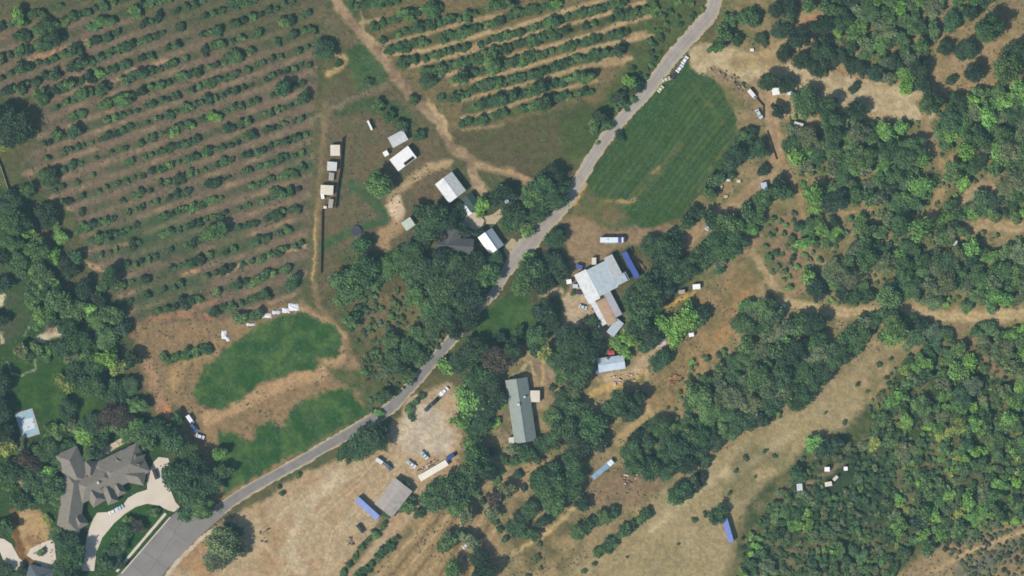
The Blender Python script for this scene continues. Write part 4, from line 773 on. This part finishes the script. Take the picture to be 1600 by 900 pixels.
def T(s, kind='broadleaf_tree'):
    for q in s.split():
        p = q.split(','); TREES.append([float(p[0]), float(p[1]), float(p[2]), p[3], kind, None])
T("30,25,12,B 24,198,27,K 8,180,18,K 2,215,12,Y 8,228,10,Y 20,318,20,K 45,300,13,D 78,275,14,D 75,335,18,K 30,350,20,D 80,345,12,B 98,372,12,B 45,360,12,B 22,378,14,D 60,388,18,M 32,412,18,M 84,403,13,L 68,428,20,M 108,418,16,K 122,402,12,D 88,442,11,B 60,455,17,D 92,467,19,M 132,447,15,K 115,488,19,M 140,480,13,B 157,468,12,K 152,503,15,M 174,492,15,M 110,512,17,D 130,532,19,D 166,527,17,M 192,514,13,K 168,560,15,L 186,572,13,Y 178,548,10,L 150,572,18,D 208,560,13,K 120,585,16,D 104,598,14,Y 150,602,18,D 182,612,17,D 205,600,14,D 216,632,14,M 180,642,19,P 162,655,14,P 196,655,13,P 105,638,16,D 142,662,15,D 215,660,12,M 50,470,12,M 78,485,12,M 100,545,14,D 75,560,8,D")
T("6,400,14,K 8,440,14,K 0,500,13,K 5,600,18,K 4,640,18,K 8,675,16,K 14,700,14,Y 16,738,18,D 45,718,18,P 72,702,17,D 56,748,20,D 86,757,18,D 32,782,16,D 95,722,14,D 96,792,12,D 130,678,14,B 160,688,12,D 205,672,10,M 232,690,14,M 240,668,16,D 268,682,19,D 296,705,18,D 283,740,24,D 312,728,18,K 335,752,17,D 300,772,22,D 280,712,11,M 280,656,12,D 322,745,14,D 318,790,17,M 290,800,14,D 348,735,14,D 345,705,12,B 105,845,18,D 92,832,13,M 120,868,18,D 98,880,15,D 190,843,12,D 178,862,13,D 205,812,10,M 215,820,12,P 195,830,14,D 165,880,14,D 185,880,11,K 10,888,12,K 75,812,8,Y 38,890,10,K 112,895,16,K 240,800,9,M 66,862,7,M 8,820,14,D")
T("350,845,25,G 362,830,16,D 338,872,18,G 372,858,14,G 565,692,25,D 590,680,18,K 545,706,15,D 600,668,12,K 706,764,26,D 680,776,20,D 734,752,20,D 715,788,17,M 748,718,20,D 762,735,15,K 740,690,13,M 690,735,0,K 735,840,14,G 700,845,15,M 712,838,11,D 750,872,17,K 708,885,15,M 760,895,18,K 775,780,14,P 770,800,12,G 728,800,14,G 790,765,14,G 800,820,10,D 610,800,12,D 636,790,11,M 820,700,13,D 832,712,12,D 826,668,8,M 775,658,9,L 785,630,10,B")
T("545,442,24,M 570,420,22,D 586,440,14,D 615,412,19,M 642,402,20,D 648,428,17,M 672,420,24,D 692,450,24,D 652,462,16,M 722,440,24,K 702,410,20,D 737,415,20,K 762,432,18,M 774,412,17,D 746,457,19,K 722,477,18,D 702,492,17,D 672,482,15,M 680,507,17,D 656,522,15,M 642,545,17,D 620,562,19,D 606,580,14,G 612,532,15,M 550,500,12,M 638,585,13,M 600,620,13,D 655,560,14,D 535,470,13,M  735,498,16,K 712,515,14,K")
T("658,332,13,D 686,337,18,D 675,352,20,D 700,345,15,K 714,330,14,K 660,372,14,K 640,385,13,D 688,368,11,P 725,358,12,K 752,362,10,K 690,405,16,K 716,395,14,D 755,322,13,L 760,316,8,L 752,332,8,L 800,332,18,D 815,340,14,D 835,303,18,M 850,290,19,D 866,275,18,K 870,306,18,D 842,328,18,D 822,358,13,M 797,352,14,D 826,308,14,G 790,298,14,K 776,312,13,K 882,290,13,K 868,370,15,D 878,362,9,K 592,285,19,M 568,383,13,D 555,388,8,D")
T("832,420,20,D 860,410,18,K 846,442,18,K 815,445,15,M 875,425,13,K 830,402,11,B 850,482,16,K 862,500,16,K 842,522,16,M 882,526,15,K 836,540,13,D 900,532,22,K 920,552,18,K 932,525,14,K 870,562,18,D 906,580,22,D 852,548,13,Y 880,545,14,D 905,548,9,L 898,598,16,G 925,500,12,K 720,562,18,K 748,545,18,K 775,558,20,P 802,545,15,K 745,592,20,D 770,592,16,K 735,622,22,B 760,640,18,K 750,665,17,D 742,688,14,M 775,615,18,K 700,570,14,B 725,655,14,B 755,610,16,K 782,525,10,K 808,520,12,D 735,540,12,D")
T("990,466,17,D 1004,484,22,D 1016,444,22,D 1038,412,20,K 1045,392,20,D 1020,382,17,D 1002,512,18,K 992,496,14,M 1052,432,17,K 1072,422,18,D 1090,402,17,D 1055,370,13,K 1040,450,17,K 1025,475,17,D 985,525,15,L 975,545,13,L 962,535,11,B 1048,512,20,L 1068,500,17,L 1078,488,14,L 1058,522,15,L 1085,505,13,M 1042,498,10,L 1098,492,13,K 1030,562,15,D 1042,556,11,K 970,627,20,D 988,640,15,K 1002,617,13,K 1010,540,14,D 1020,520,16,K 950,640,13,D 900,640,20,D 925,665,22,D 880,665,20,D 905,690,20,K 935,690,16,K 865,650,15,M 880,620,15,D 858,690,16,D 895,720,16,D 860,740,20,D 885,760,20,D 855,770,18,D 870,788,16,M 840,750,14,D 900,745,16,D 910,785,12,K 832,795,15,D 820,810,14,K 812,825,15,D 830,832,13,D 850,812,12,K")
T("1152,242,17,K 1136,266,13,D 1160,214,13,D 1180,232,15,D 1120,282,13,D 1110,300,11,D 1086,332,13,K 1074,346,12,D 1175,205,10,K 1190,235,12,K 1195,265,10,K 1216,300,13,D 1192,312,15,M 1170,330,14,D 1142,352,20,M 1150,377,18,D 1120,370,17,D 1170,358,13,B 1120,402,15,G 1136,388,18,D 1110,340,14,D 1215,285,12,K 1230,300,12,D 1180,335,14,M 1100,412,14,D 1105,388,14,D 1125,420,9,D")
for q in "1222,45,14 1252,59,16 1284,41,17 1284,74,18 1224,80,13 1251,96,13 1280,107,15 1310,87,13 1339,105,15 1366,116,13 1336,138,9 1205,125,16 1228,131,14 1217,172,11 1336,172,14 1520,110,16 1488,125,9 1512,78,17 1478,74,12 1212,15,12 1235,10,13 1190,60,10".split(): T(q+',K', 'rounded_tree')
T("1257,160,21,D 1268,147,12,K 1292,166,16,D 1455,162,18,D 1550,42,20,D 1535,50,15,D 1420,128,12,L 1418,138,11,L 1425,112,10,L 1438,105,16,K 1443,132,12,K 1572,105,22,M 1586,82,18,D 1130,50,13,M 1122,70,12,M 1142,32,11,M 1160,28,12,D 1180,25,12,D 1150,60,10,D 1230,30,11,G 1295,15,14,M 1262,8,12,M 1175,35,9,D 1320,65,12,G 1400,95,14,K 1390,120,12,G 940,182,12,K 950,197,10,D 928,200,9,M 985,125,11,B 1000,135,10,K 965,150,11,K 975,160,9,D 968,212,9,K 930,185,9,M 508,78,16,D 530,98,7,D 1065,768,18,D 1080,758,13,D 1055,775,13,M 1118,808,11,D 1125,800,12,D 1270,690,14,B 1290,700,14,K 1310,695,12,K 1245,735,11,D 1100,700,12,K 1105,722,9,K 1095,745,10,K")
T("648,155,8,D 575,128,8,D 590,165,10,M 610,180,10,D 630,195,10,D 655,210,9,D 740,505,6,D 445,700,0,D 640,640,8,M 650,628,7,D 660,618,6,D 643,650,7,D 770,98,14,M 765,88,9,M 670,128,12,D 632,20,10,M 790,5,11,M 870,5,9,B 440,770,5,D 437,760,4,D 467,742,5,D", 'shrub')
TREES[:] = [t for t in TREES if t[2] > 0]
# elongated bushes in the lower rows
for a, b_, c, d, k, r in [(905, 828, 960, 798, 5, 10), (935, 862, 1012, 802, 8, 9), (912, 892, 930, 880, 2, 5), (1085, 812, 1105, 805, 2, 6), (258, 560, 325, 545, 5, 9), (536, 895, 585, 830, 6, 6), (562, 898, 618, 842, 7, 7), (590, 835, 600, 820, 2, 6), (378, 495, 402, 490, 2, 11), (820, 715, 845, 700, 2, 10),
                       (635, 760, 655, 800, 3, 8), (960, 640, 990, 620, 2, 10), (745, 770, 790, 840, 6, 7)]:
    for i in range(k):
        t = i/max(1, k-1); TREES.append([a+(c-a)*t, b_+(d-b_)*t, r*rnd.uniform(.8, 1.2), 'D' if i % 3 else 'M', 'shrub', None])
def open_at(x, y, R):
    for k in range(9):
        a = k*math.pi/4; q = 0 if k == 8 else R*.75; X_q, Y_q = x-.1*R+q*math.cos(a), y+.1*R+q*math.sin(a)
        j_, i_ = min(np.searchsorted(gy, Y_q), NY-1), min(np.searchsorted(gx, X_q), NX-1)
        if LUM0[j_, i_] > .25 or CLS[j_, i_] in (1, 4): return True
    return False
def fill(pts, n_try, rr, tones, holes=(), kind='broadleaf_tree', sep=1.0, seed=1, nth=0.):
    r = random.Random(seed); xs = [p[0] for p in pts]; ys_ = [p[1] for p in pts]; P = np.array([t[:3] for t in TREES]); P = P.tolist()
    ts = [t[0] for t in tones]; ws = [t[1] for t in tones]
    for _ in range(n_try):
        x, y = r.uniform(min(xs), max(xs)), r.uniform(min(ys_), max(ys_))
        if not inside(np.array(x), np.array(y), pts): continue
        if any((x-h[0])**2+(y-h[1])**2 < h[2]**2 for h in holes): continue
        j_, i_ = min(np.searchsorted(gy, y+3), NY-1), min(np.searchsorted(gx, x-3), NX-1)
        if nth and float(fbm(np.array(x), np.array(y), 34, 77)) < nth: continue
        q = r.uniform(0, 1)**1.4; R = rr[0]+(rr[1]-rr[0])*q
        if r.random() < .93 and open_at(x, y, R): continue
        if any((x-a)**2+(y-b_)**2 < (sep*(R+c)*.5*1.25)**2 for a, b_, c in P if abs(x-a) < 40 and abs(y-b_) < 40): continue
        P.append([x, y, R]); TREES.append([x, y, R, r.choices(ts, ws)[0], kind, None])
MIX = [('D', 3), ('M', 6), ('G', 3.5), ('B', 2.2), ('K', 1)]
fill([(1292, 0), (1540, -10), (1528, 22), (1475, 52), (1462, 108), (1428, 120), (1385, 112), (1345, 85), (1305, 55)], 900, (10, 16), MIX, [(1362, 92, 10), (1478, 60, 8), (1505, 35, 10), (1532, 10, 12)], seed=2, nth=.37)
fill([(1238, 195), (1300, 180), (1345, 190), (1430, 180), (1460, 235), (1438, 262), (1442, 305), (1412, 330), (1332, 332), (1272, 322), (1246, 285), (1232, 240)], 1400, (11, 18), MIX, [(1330, 195, 7), (1290, 278, 7), (1325, 270, 5), (1408, 258, 5)], seed=3, nth=.37)
fill([(1462, 185), (1500, 160), (1530, 145), (1610, 135), (1610, 290), (1560, 292), (1500, 286), (1478, 255), (1462, 225)], 1400, (12, 19), MIX, [(1450, 260, 8), (1580, 150, 6)], seed=4, nth=.37)
fill([(1330, 335), (1425, 335), (1440, 355), (1442, 395), (1500, 382), (1610, 385), (1610, 482), (1500, 482), (1430, 472), (1400, 482), (1300, 478), (1265, 435), (1320, 400), (1352, 380)], 2000, (11, 18), MIX, [(1440, 375, 8), (1400, 470, 9), (1480, 379, 18)], seed=5, nth=.37)
fill([(1470, 315), (1500, 305), (1560, 310), (1562, 345), (1520, 355), (1500, 382), (1470, 375), (1460, 345)], 500, (9, 14), MIX, [(1500, 302, 8), (1460, 330, 10)], seed=6)
fill([(1240, 350), (1265, 340), (1310, 345), (1318, 380), (1290, 390), (1252, 380)], 200, (8, 12), MIX, seed=7)
fill([(1560, 290), (1610, 280), (1610, 340), (1575, 340)], 200, (8, 13), MIX, seed=8)
fill([(1355, 488), (1420, 492), (1432, 530), (1395, 540), (1375, 515)], 200, (10, 14), [('M', 3), ('B', 1), ('D', 2)], seed=9)
fill([(1162, 468), (1200, 478), (1262, 490), (1290, 498), (1280, 560), (1230, 590), (1238, 600), (1190, 662), (1130, 655), (1060, 660), (1085, 605), (1140, 560), (1165, 510)], 2000, (12, 20), [('D', 5), ('M', 4), ('G', 3), ('K', 1)], [(1225, 470, 14), (1235, 588, 7), (1276, 492, 6)], seed=10)
for i in range(9):
    t = i/8; T(f"{1365-t*125:.0f},{505+t*122:.0f},{14+t*2:.0f},D {1348-t*120:.0f},{502+t*105:.0f},13,{'GDMD'[i%4]}")
fill([(975, 695), (1005, 668), (1040, 655), (1130, 650), (1165, 672), (1120, 692), (1090, 722), (1035, 735), (985, 728)], 700, (11, 19), [('D', 6), ('M', 3), ('K', 2)], seed=11)
fill([(1250, 160), (1215, 110), (1110, 700), (1180, 690)], 1, (5, 6), MIX)
fill([(1440, 505), (1482, 508), (1490, 530), (1440, 545)], 150, (9, 13), MIX, seed=12); fill([(1525, 515), (1610, 505), (1610, 620), (1560, 560), (1530, 540)], 500, (10, 15), MIX+[('L', .8)], [(1560, 590, 10)], seed=13)
SEM = [('D', 3), ('M', 5), ('G', 2), ('K', 1), ('B', 4), ('L', 1.2), ('Y', 1.6)]
T('1400,507,18,M 1396,525,15,B 1388,492,14,D 1418,540,9,G')
fill([(1408, 560), (1440, 545), (1510, 545), (1560, 600), (1610, 620), (1610, 700), (1480, 690), (1400, 690), (1350, 700), (1370, 650), (1405, 610)], 1300, (8, 16), SEM, [(1540, 590, 14), (1515, 545, 14), (1425, 640, 12), (1390, 665, 12)], seed=14, nth=.40, sep=1.0)
fill([(1400, 690), (1610, 690), (1610, 808), (1540, 826), (1450, 855), (1405, 880), (1400, 810), (1410, 740)], 1800, (6, 14), SEM, [(1515, 708, 10), (1488, 760, 10), (1545, 725, 8)], seed=15, nth=.40, sep=1.0)
fill([(1160, 860), (1200, 790), (1250, 765), (1340, 830), (1405, 880), (1400, 905), (1150, 905)], 900, (5, 11), [('D', 4), ('M', 4), ('G', 2), ('B', 1)], seed=31, nth=.45, sep=1.15)
fill([(1200, 780), (1260, 700), (1340, 690), (1400, 700), (1410, 810), (1340, 845), (1250, 830)], 700, (5, 9), [('D', 5), ('G', 4), ('M', 2)], [(1292, 733, 14), (1321, 732, 12), (1300, 750, 15), (1249, 761, 13), (1350, 700, 16), (1315, 735, 14)], kind='shrub', sep=1.2, seed=16, nth=.42)
fill([(1150, 905), (1160, 840), (1260, 740), (1340, 700), (1400, 710), (1405, 830), (1350, 905)], 1200, (3, 6), [('D', 5), ('G', 2), ('K', 1)], [(1305, 742, 26)], kind='shrub', sep=1.05, seed=35)
fill([(1400, 560), (1610, 520), (1610, 815), (1450, 855), (1400, 870), (1350, 640)], 1900, (2.5, 5), [('M', 3), ('B', 2), ('G', 2), ('D', 3)], kind='shrub', sep=1.3, seed=32)
fill([(1235, 180), (1610, 130), (1610, 480), (1270, 480), (1240, 330)], 1500, (3, 6), [('M', 4), ('B', 2), ('G', 3)], kind='shrub', sep=1.25, seed=33)
fill([(1080, 560), (1290, 500), (1240, 640), (1000, 720)], 500, (3, 6), [('M', 4), ('B', 1), ('G', 3)], kind='shrub', sep=1.25, seed=34)
for q_ in '1010,810,3 1150,735,4 1165,715,5 1195,705,4 1180,745,3 1210,712,4 1290,645,3 1340,600,4 1355,612,3 1375,570,5 1392,560,4 1140,770,4 1100,800,3 1060,850,2.5 980,870,2.5 1320,660,4 1385,590,4'.split(): T(q_+',D', 'shrub')
fill([(1470, 850), (1600, 820), (1610, 910), (1520, 910)], 420, (3, 5), [('G', 4), ('P', 1)], kind='shrub', sep=1.2, seed=17)
fill([(530, 450), (600, 440), (700, 500), (690, 540), (620, 620), (575, 600), (560, 560)], 500, (3, 7), [('D', 3), ('M', 5), ('G', 3)], kind='shrub', sep=1.25, seed=18, nth=.42)
fill([(1040, 60), (1100, 20), (1105, 0), (1050, 0), (960, 150), (920, 240), (950, 215), (1010, 130)], 400, (4, 7), [('D', 4), ('M', 5)], kind='shrub', sep=1.4, seed=19)
fill([(860, 560), (900, 560), (905, 620), (880, 640), (860, 610)], 120, (6, 10), MIX, kind='shrub', sep=1.1, seed=20)
fill([(20, 560), (70, 470), (110, 520), (220, 640), (220, 690), (100, 690), (150, 650), (140, 590), (100, 550)], 300, (9, 13), MIX, [(80, 524, 18)], seed=21, sep=.9)
fill([(60, 660), (140, 665), (230, 665), (230, 690), (180, 695), (140, 715), (100, 700), (95, 780), (20, 790), (5, 720)], 500, (8, 13), MIX, [(43, 662, 32), (35, 752, 14)], seed=22)
fill([(1180, 350), (1250, 330), (1255, 400), (1230, 455), (1195, 410)], 200, (4, 8), MIX, kind='shrub', sep=1.5, seed=23)
fill([(800, 840), (900, 790), (940, 840), (880, 900), (800, 900)], 14, (4, 8), [('D', 2), ('G', 3)], kind='shrub', sep=1.8, seed=24)
fill([(560, 630), (600, 600), (640, 560), (650, 580), (620, 620), (590, 650)], 120, (5, 8), MIX, kind='shrub', sep=1.3, seed=25)
fill([(760, 690), (800, 700), (840, 700), (840, 740), (790, 790), (750, 740)], 120, (6, 10), MIX, kind='shrub', sep=1.4, seed=26)
fill([(870, 340), (900, 360), (930, 400), (905, 470), (880, 500), (860, 460)], 60, (4, 6), MIX, kind='shrub', sep=2.5, seed=27)
# orchard trees
def rowtrees(xs, yf, r0, r1, p, row, kind, seed, tone='DDMK', ztest=None, step=15):
    r = random.Random(seed); x = xs[0]; c = 0; gapn = 0
    while x < xs[1]:
        y = yf(x)+r.uniform(-2.4, 2.4)
        den = float(fbm(np.array(x), np.array(y), 45, 55))
        if (ztest is None or inside(np.array(x), np.array(y), ztest)) and -8 < y < 905 and x > -8:
            if r.random() < p+(den-.5)*1.1:
                c += 1; TREES.append([x, y, r.uniform(r0, r1)*(1.2 if den > .55 else .95)*(1.25 if r.random() < .15 else 1), r.choice(tone), kind, (row, c)])
        x += step*r.uniform(.75, 1.2)
LOT = [(-20, -20), (505, -20), (522, 30), (488, 80), (478, 160), (482, 205), (470, 440), (450, 460), (330, 488), (225, 500), (195, 470), (155, 425), (135, 400), (125, 350), (110, 325), (65, 290), (60, 230), (70, 165), (40, 145), (-20, 145)]
rn = 0
for yr, s in ROWS_L:
    rn += 1; big = yr < 60 or yr > 330
    rowtrees((-10, 490), lambda x, yr=yr, s=s: yr+s*(475-x), 4.6 if big else 3.7, 8.4 if big else 6.6, .8, rn, 'orchard_tree', 500+rn, 'DDDMMK', LOT, 13.5 if big else 11.5)
for x, y, r_, t in [(168, 105, 1, 0)]: pass
for x, y, r_, t in [(158, 116, 9, 'B'), (335, 183, 10, 'B'), (300, 195, 6, 'L'), (272, 205, 8, 'B'), (285, 120, 9, 'M'), (58, 148, 8, 'B'), (110, 130, 10, 'M'), (445, 135, 11, 'D'), (475, 152, 10, 'D'), (432, 300, 10, 'M'), (325, 365, 13, 'M'), (350, 358, 11, 'D'), (458, 438, 12, 'D'), (72, 276, 10, 'D'), (120, 205, 11, 'D'), (90, 212, 9, 'M'), (175, 430, 14, 'D'), (160, 445, 10, 'M')]:
    TREES.append([x, y, r_, t, 'orchard_tree', (0, 0)])
for k, ln in enumerate(ROWS_M):
    L = np.array(ln); rowtrees((L[0, 0], L[-1, 0]), lambda x, L=L: float(np.interp(x, L[:, 0], L[:, 1])), 5.6, 8.6, .95, k+1, 'hedgerow_tree', 700+k, 'DDDDMM', None, 10.5)

# fruit and vine count limits: the 300 that show largest stay things, the rest become one object
LM = [('white roofed hut', 630, 248), ('light grey barn', 704, 293), ('white and grey garage', 767, 377), ('largest barn', 945, 432), ('rusty outbuilding', 946, 482), ('pale blue house', 955, 568), ('long grey green house', 814, 641), ('tan roofed barn', 615, 777),
      ('mansion', 160, 760), ('pale blue court', 43, 662), ('violet container', 1137, 828), ('white camper', 957, 375), ('trampoline', 556, 361), ('long cream canopy', 677, 735), ('flatbed truck', 942, 733), ('wooden fence coops', 519, 260), ('right green crop field', 1050, 240),
      ('round tree grid', 1290, 90), ('far right dirt track', 1540, 494), ('track fork at upper right', 1440, 165), ('long cream shed', 1480, 379), ('narrow pale blue shed', 1195, 297), ('white thicket boxes', 1300, 742), ('dirt band top', 1400, 560), ('dirt band middle', 1230, 690),
      ('gravel yard', 665, 665), ('lower left crop strips', 430, 600), ('wide grey road', 260, 850), ('left garden patio', 78, 525), ('upper left corner', 0, 0), ('left edge wall', 5, 270), ('brushy bottom right corner', 1590, 890), ('dark tree belt', 1300, 560), ('upper right corner', 1600, 0),
      ('right edge clearing', 1540, 590), ('orange dry slope', 1110, 520), ('lawn beside the road', 785, 500), ('bottom edge centre', 800, 895), ('right picture edge', 1595, 700), ('thicket bottom edge', 1350, 895), ('middle orchard', 800, 110), ('left tree belt', 110, 450)]
ORD = ['nearest', 'second nearest', 'third nearest', 'fourth nearest', 'fifth nearest', 'sixth nearest', 'seventh nearest', 'eighth nearest', 'ninth nearest', 'tenth nearest', 'eleventh nearest', 'twelfth nearest']
def DIRN(dx, dy):
    a = math.degrees(math.atan2(-dy, dx)) % 360; return ['right of', 'upper right of', 'above', 'upper left of', 'left of', 'lower left of', 'below', 'lower right of'][int((a+22.5)//45) % 8]
buckets = {}
for i, t in enumerate(TREES):
    x, y, r, tone, kind, row = t
    nm, lx, ly = min(LM, key=lambda q: (q[1]-x)**2+(q[2]-y)**2); sz = 'large' if r > 15.5 else 'middling' if r > 10 else 'small'
    key = (sz, TONE[tone], kind, DIRN(x-lx, y-ly), nm); buckets.setdefault(key, []).append((math.hypot(x-lx, y-ly), i))
LBL = {}
for (sz, tn, kd, dr, nm), v in buckets.items():
    v.sort()
    word = {'broadleaf_tree': 'tree', 'rounded_tree': 'round orchard tree', 'shrub': 'shrub', 'orchard_tree': 'orchard tree', 'hedgerow_tree': 'row tree'}[kd]
    for k, (_, i) in enumerate(v):
        o = ORD[k] if k < len(ORD) else f'{k+1}th nearest'
        LBL[i] = f'{sz} {tn} {word} {dr} the {nm}' + (f', {o} of these to it' if len(v) > 1 else '')
        if len(LBL[i].split()) > 16: LBL[i] = LBL[i].replace(' of these to it', '').replace('round orchard', 'round')
GRP = {'broadleaf_tree': 'broadleaf trees of the woods and gardens', 'rounded_tree': 'round orchard trees on the sandy clearing', 'shrub': 'shrubs scattered over the ground', 'orchard_tree': 'small trees in the rows of the left orchard', 'hedgerow_tree': 'trees in the dense rows of the middle orchard'}
bykind = {}
for i, t in enumerate(TREES):
    if -12 < t[0] < 1612 and -12 < t[1] < 912: bykind.setdefault(t[4], []).append(i)
for kind, idx in bykind.items():
    idx.sort(key=lambda i: -TREES[i][2]); SV, SF, SC, off = [], [], [], 0
    for rank, i in enumerate(idx):
        x, y, r, tone, _, _ = TREES[i]; R = r*S; g = random.Random(i*13+5)
        c = FC_[tone]; c = (c[0]*1.36, c[1]*1.10, c[2]*.80); v = g.uniform(.8, 1.25); h = g.uniform(.9, 1.12); c = (c[0]*v*h, c[1]*v, c[2]*v*g.uniform(.85, 1.15))
        X, Y = W(x-.1*r, y+.1*r); tall = g.uniform(.62, 1.12) if r > 9 else g.uniform(.7, 1.0); rot = g.uniform(0, 6.28)
        pk = 'big' if r > 11.5 else 'mid' if r > 7 else 'low'
        if tone in 'LYB' and r > 11.5: pk = 'loose'
        vi = g.randrange(len(PM[pk])); e_ = g.uniform(.84, 1.2); sz = (R*1.15*e_, R*1.15/e_, R*1.05*tall)
        lift = R*(.95 if r > 10 else .62)*tall
        if rank < 300:
            if r > 9.5:
                e = bpy.data.objects.new(kind, None); col.objects.link(e); e.location = (X, Y, 0); e.empty_display_size = .5
                cr = bpy.data.objects.new('crown', PM[pk][vi]); col.objects.link(cr); cr.parent = e; cr.scale = sz; cr.location = (0, 0, lift); cr.rotation_euler = (0, 0, rot); cr.color = (*c, 1)
                tr = bpy.data.objects.new('trunk', TM[i % 3]); col.objects.link(tr); tr.parent = e; tr.scale = (R, R, lift/.95 if lift > 0 else 1); tr.location = (0, 0, lift); tr.rotation_euler = (0, 0, rot)
            else:
                e = bpy.data.objects.new(kind, PM[pk][vi]); col.objects.link(e); e.scale = sz; e.location = (X, Y, lift*.9); e.rotation_euler = (0, 0, rot); e.color = (*c, 1)
            tag(e, LBL[i], 'shrub' if kind == 'shrub' else 'tree', GRP[kind])
        else:
            V, F = PA['low' if pk == 'low' else 'mid'][vi]; V = V*np.array(sz); cs, sn = math.cos(rot), math.sin(rot)
            V = np.stack([V[:, 0]*cs-V[:, 1]*sn+X, V[:, 0]*sn+V[:, 1]*cs+Y, V[:, 2]+lift*.9], 1); SV.append(V); SF.append(F+off); off += len(V); SC.append(np.tile(np.array(c), (len(V), 1)))
    if SV:
        o = bpy.data.objects.new('undergrowth' if kind in ('broadleaf_tree', 'shrub') else 'small_orchard_growth', mesh_np('growth', np.concatenate(SV), np.concatenate(SF), fm2, np.concatenate(SC))); col.objects.link(o)
        o.color = (.062, .11, .042, 1); o['kind'] = 'stuff'; o['label'] = {'broadleaf_tree': 'low leafy growth filling between the larger woodland trees', 'shrub': 'low scattered scrub over the slopes', 'orchard_tree': 'smallest young trees spread along the orchard rows', 'hedgerow_tree': 'smallest growth in the middle orchard rows'}[kind]
    print('KIND', kind, len(idx))
# weeds and tufts scattered over rough ground: one mass nobody could count
g = np.random.default_rng(9); NW = 26000; px = g.uniform(-5, 1605, NW); py = g.uniform(-5, 905, NW)
keep = (fbm(px, py, 30, 606) > .47)
ci = np.clip(np.searchsorted(gx, px), 0, NX-1); cj = np.clip(np.searchsorted(gy, py), 0, NY-1); keep &= (CLS[cj, ci] == 0)
RD = catmull(up+low[1:], 4); rd, _ = seg_dist(px, py, [(a, b_) for a, b_, _ in RD], False); keep &= (rd > 14) & ~inside(px, py, [(120, 900), (125, 690), (270, 690), (350, 790), (250, 900)])
px, py = px[keep], py[keep]; V, F = crown_arrays(99, 12, .42, 1, .6); V, F = V[:48], F[:12]; ns = len(px); s = g.uniform(.15, .6, ns); a = g.uniform(0, 6.28, ns)
VX = V[None, :, 0]*np.cos(a)[:, None]-V[None, :, 1]*np.sin(a)[:, None]; VY = V[None, :, 0]*np.sin(a)[:, None]+V[None, :, 1]*np.cos(a)[:, None]
VW = np.stack([VX*s[:, None]+((px-800)*S)[:, None], VY*s[:, None]+((450-py)*S)[:, None], V[None, :, 2]*s[:, None]+.15+0*VX], -1).reshape(-1, 3)
FW = (F[None]+(np.arange(ns)*len(V))[:, None, None]).reshape(-1, 4)
o = bpy.data.objects.new('weeds', mesh_np('weeds', VW, FW, fm)); col.objects.link(o); o.color = (.11, .125, .07, 1); tag(o, 'dry weeds and tufts over the rough ground', kind='stuff')

def tufts(name, label, NT, test, colr, sc, seed):
    g = np.random.default_rng(seed); px = g.uniform(-5, 1605, NT); py = g.uniform(-5, 905, NT)
    ci = np.clip(np.searchsorted(gx, px), 0, NX-1); cj = np.clip(np.searchsorted(gy, py), 0, NY-1); k = test(px, py, ci, cj); px, py = px[k], py[k]
    V, F = crown_arrays(77, 10, .42, 1, .6); V, F = V[:40], F[:10]; ns = len(px); s = g.uniform(.5, 1.2, ns)*sc; a = g.uniform(0, 6.28, ns)
    VX = V[None, :, 0]*np.cos(a)[:, None]-V[None, :, 1]*np.sin(a)[:, None]; VY = V[None, :, 0]*np.sin(a)[:, None]+V[None, :, 1]*np.cos(a)[:, None]
    VW = np.stack([VX*s[:, None]+((px-800)*S)[:, None], VY*s[:, None]+((450-py)*S)[:, None], V[None, :, 2]*s[:, None]*.35+.1+0*VX], -1).reshape(-1, 3)
    o = bpy.data.objects.new(name, mesh_np(name, VW, (F[None]+(np.arange(ns)*len(V))[:, None, None]).reshape(-1, 4), fm)); col.objects.link(o); o.color = (*colr, 1); tag(o, label, kind='stuff')
tufts('crop_growth', 'leafy weeds and crop growing over the green field strips', 110000, lambda x, y, i, j: (CLS[j, i] == 2) & (fbm(x, y, 16, 41, 3) > .46), (.045, .088, .032), .5, 4)
tufts('dry_grass', 'dry grass tufts over the pale bare fields', 30000, lambda x, y, i, j: (CLS[j, i] == 4) & (y > 520) & (x > 800) & (fbm(x, y, 20, 43, 3) > .55), (.26, .21, .12), .35, 6)

# ------------------------------------------------------------------ air between the ground and the camera
HZ = 3.0e-5
vmx = bpy.data.materials.new('haze_air'); vmx.use_nodes = True; n = vmx.node_tree.nodes; l = vmx.node_tree.links; n.clear()
out = n.new('ShaderNodeOutputMaterial'); pv = n.new('ShaderNodeVolumePrincipled'); pv.inputs['Color'].default_value = (.46, .80, .96, 1); pv.inputs['Density'].default_value = HZ; pv.inputs['Anisotropy'].default_value = .0
l.new(pv.outputs[0], out.inputs['Volume'])
q = MB(); q.box(-7200, 7200, -7200, 7200, -3, CAM_H+40); o = q.build('haze', vmx); o['kind'] = 'stuff'
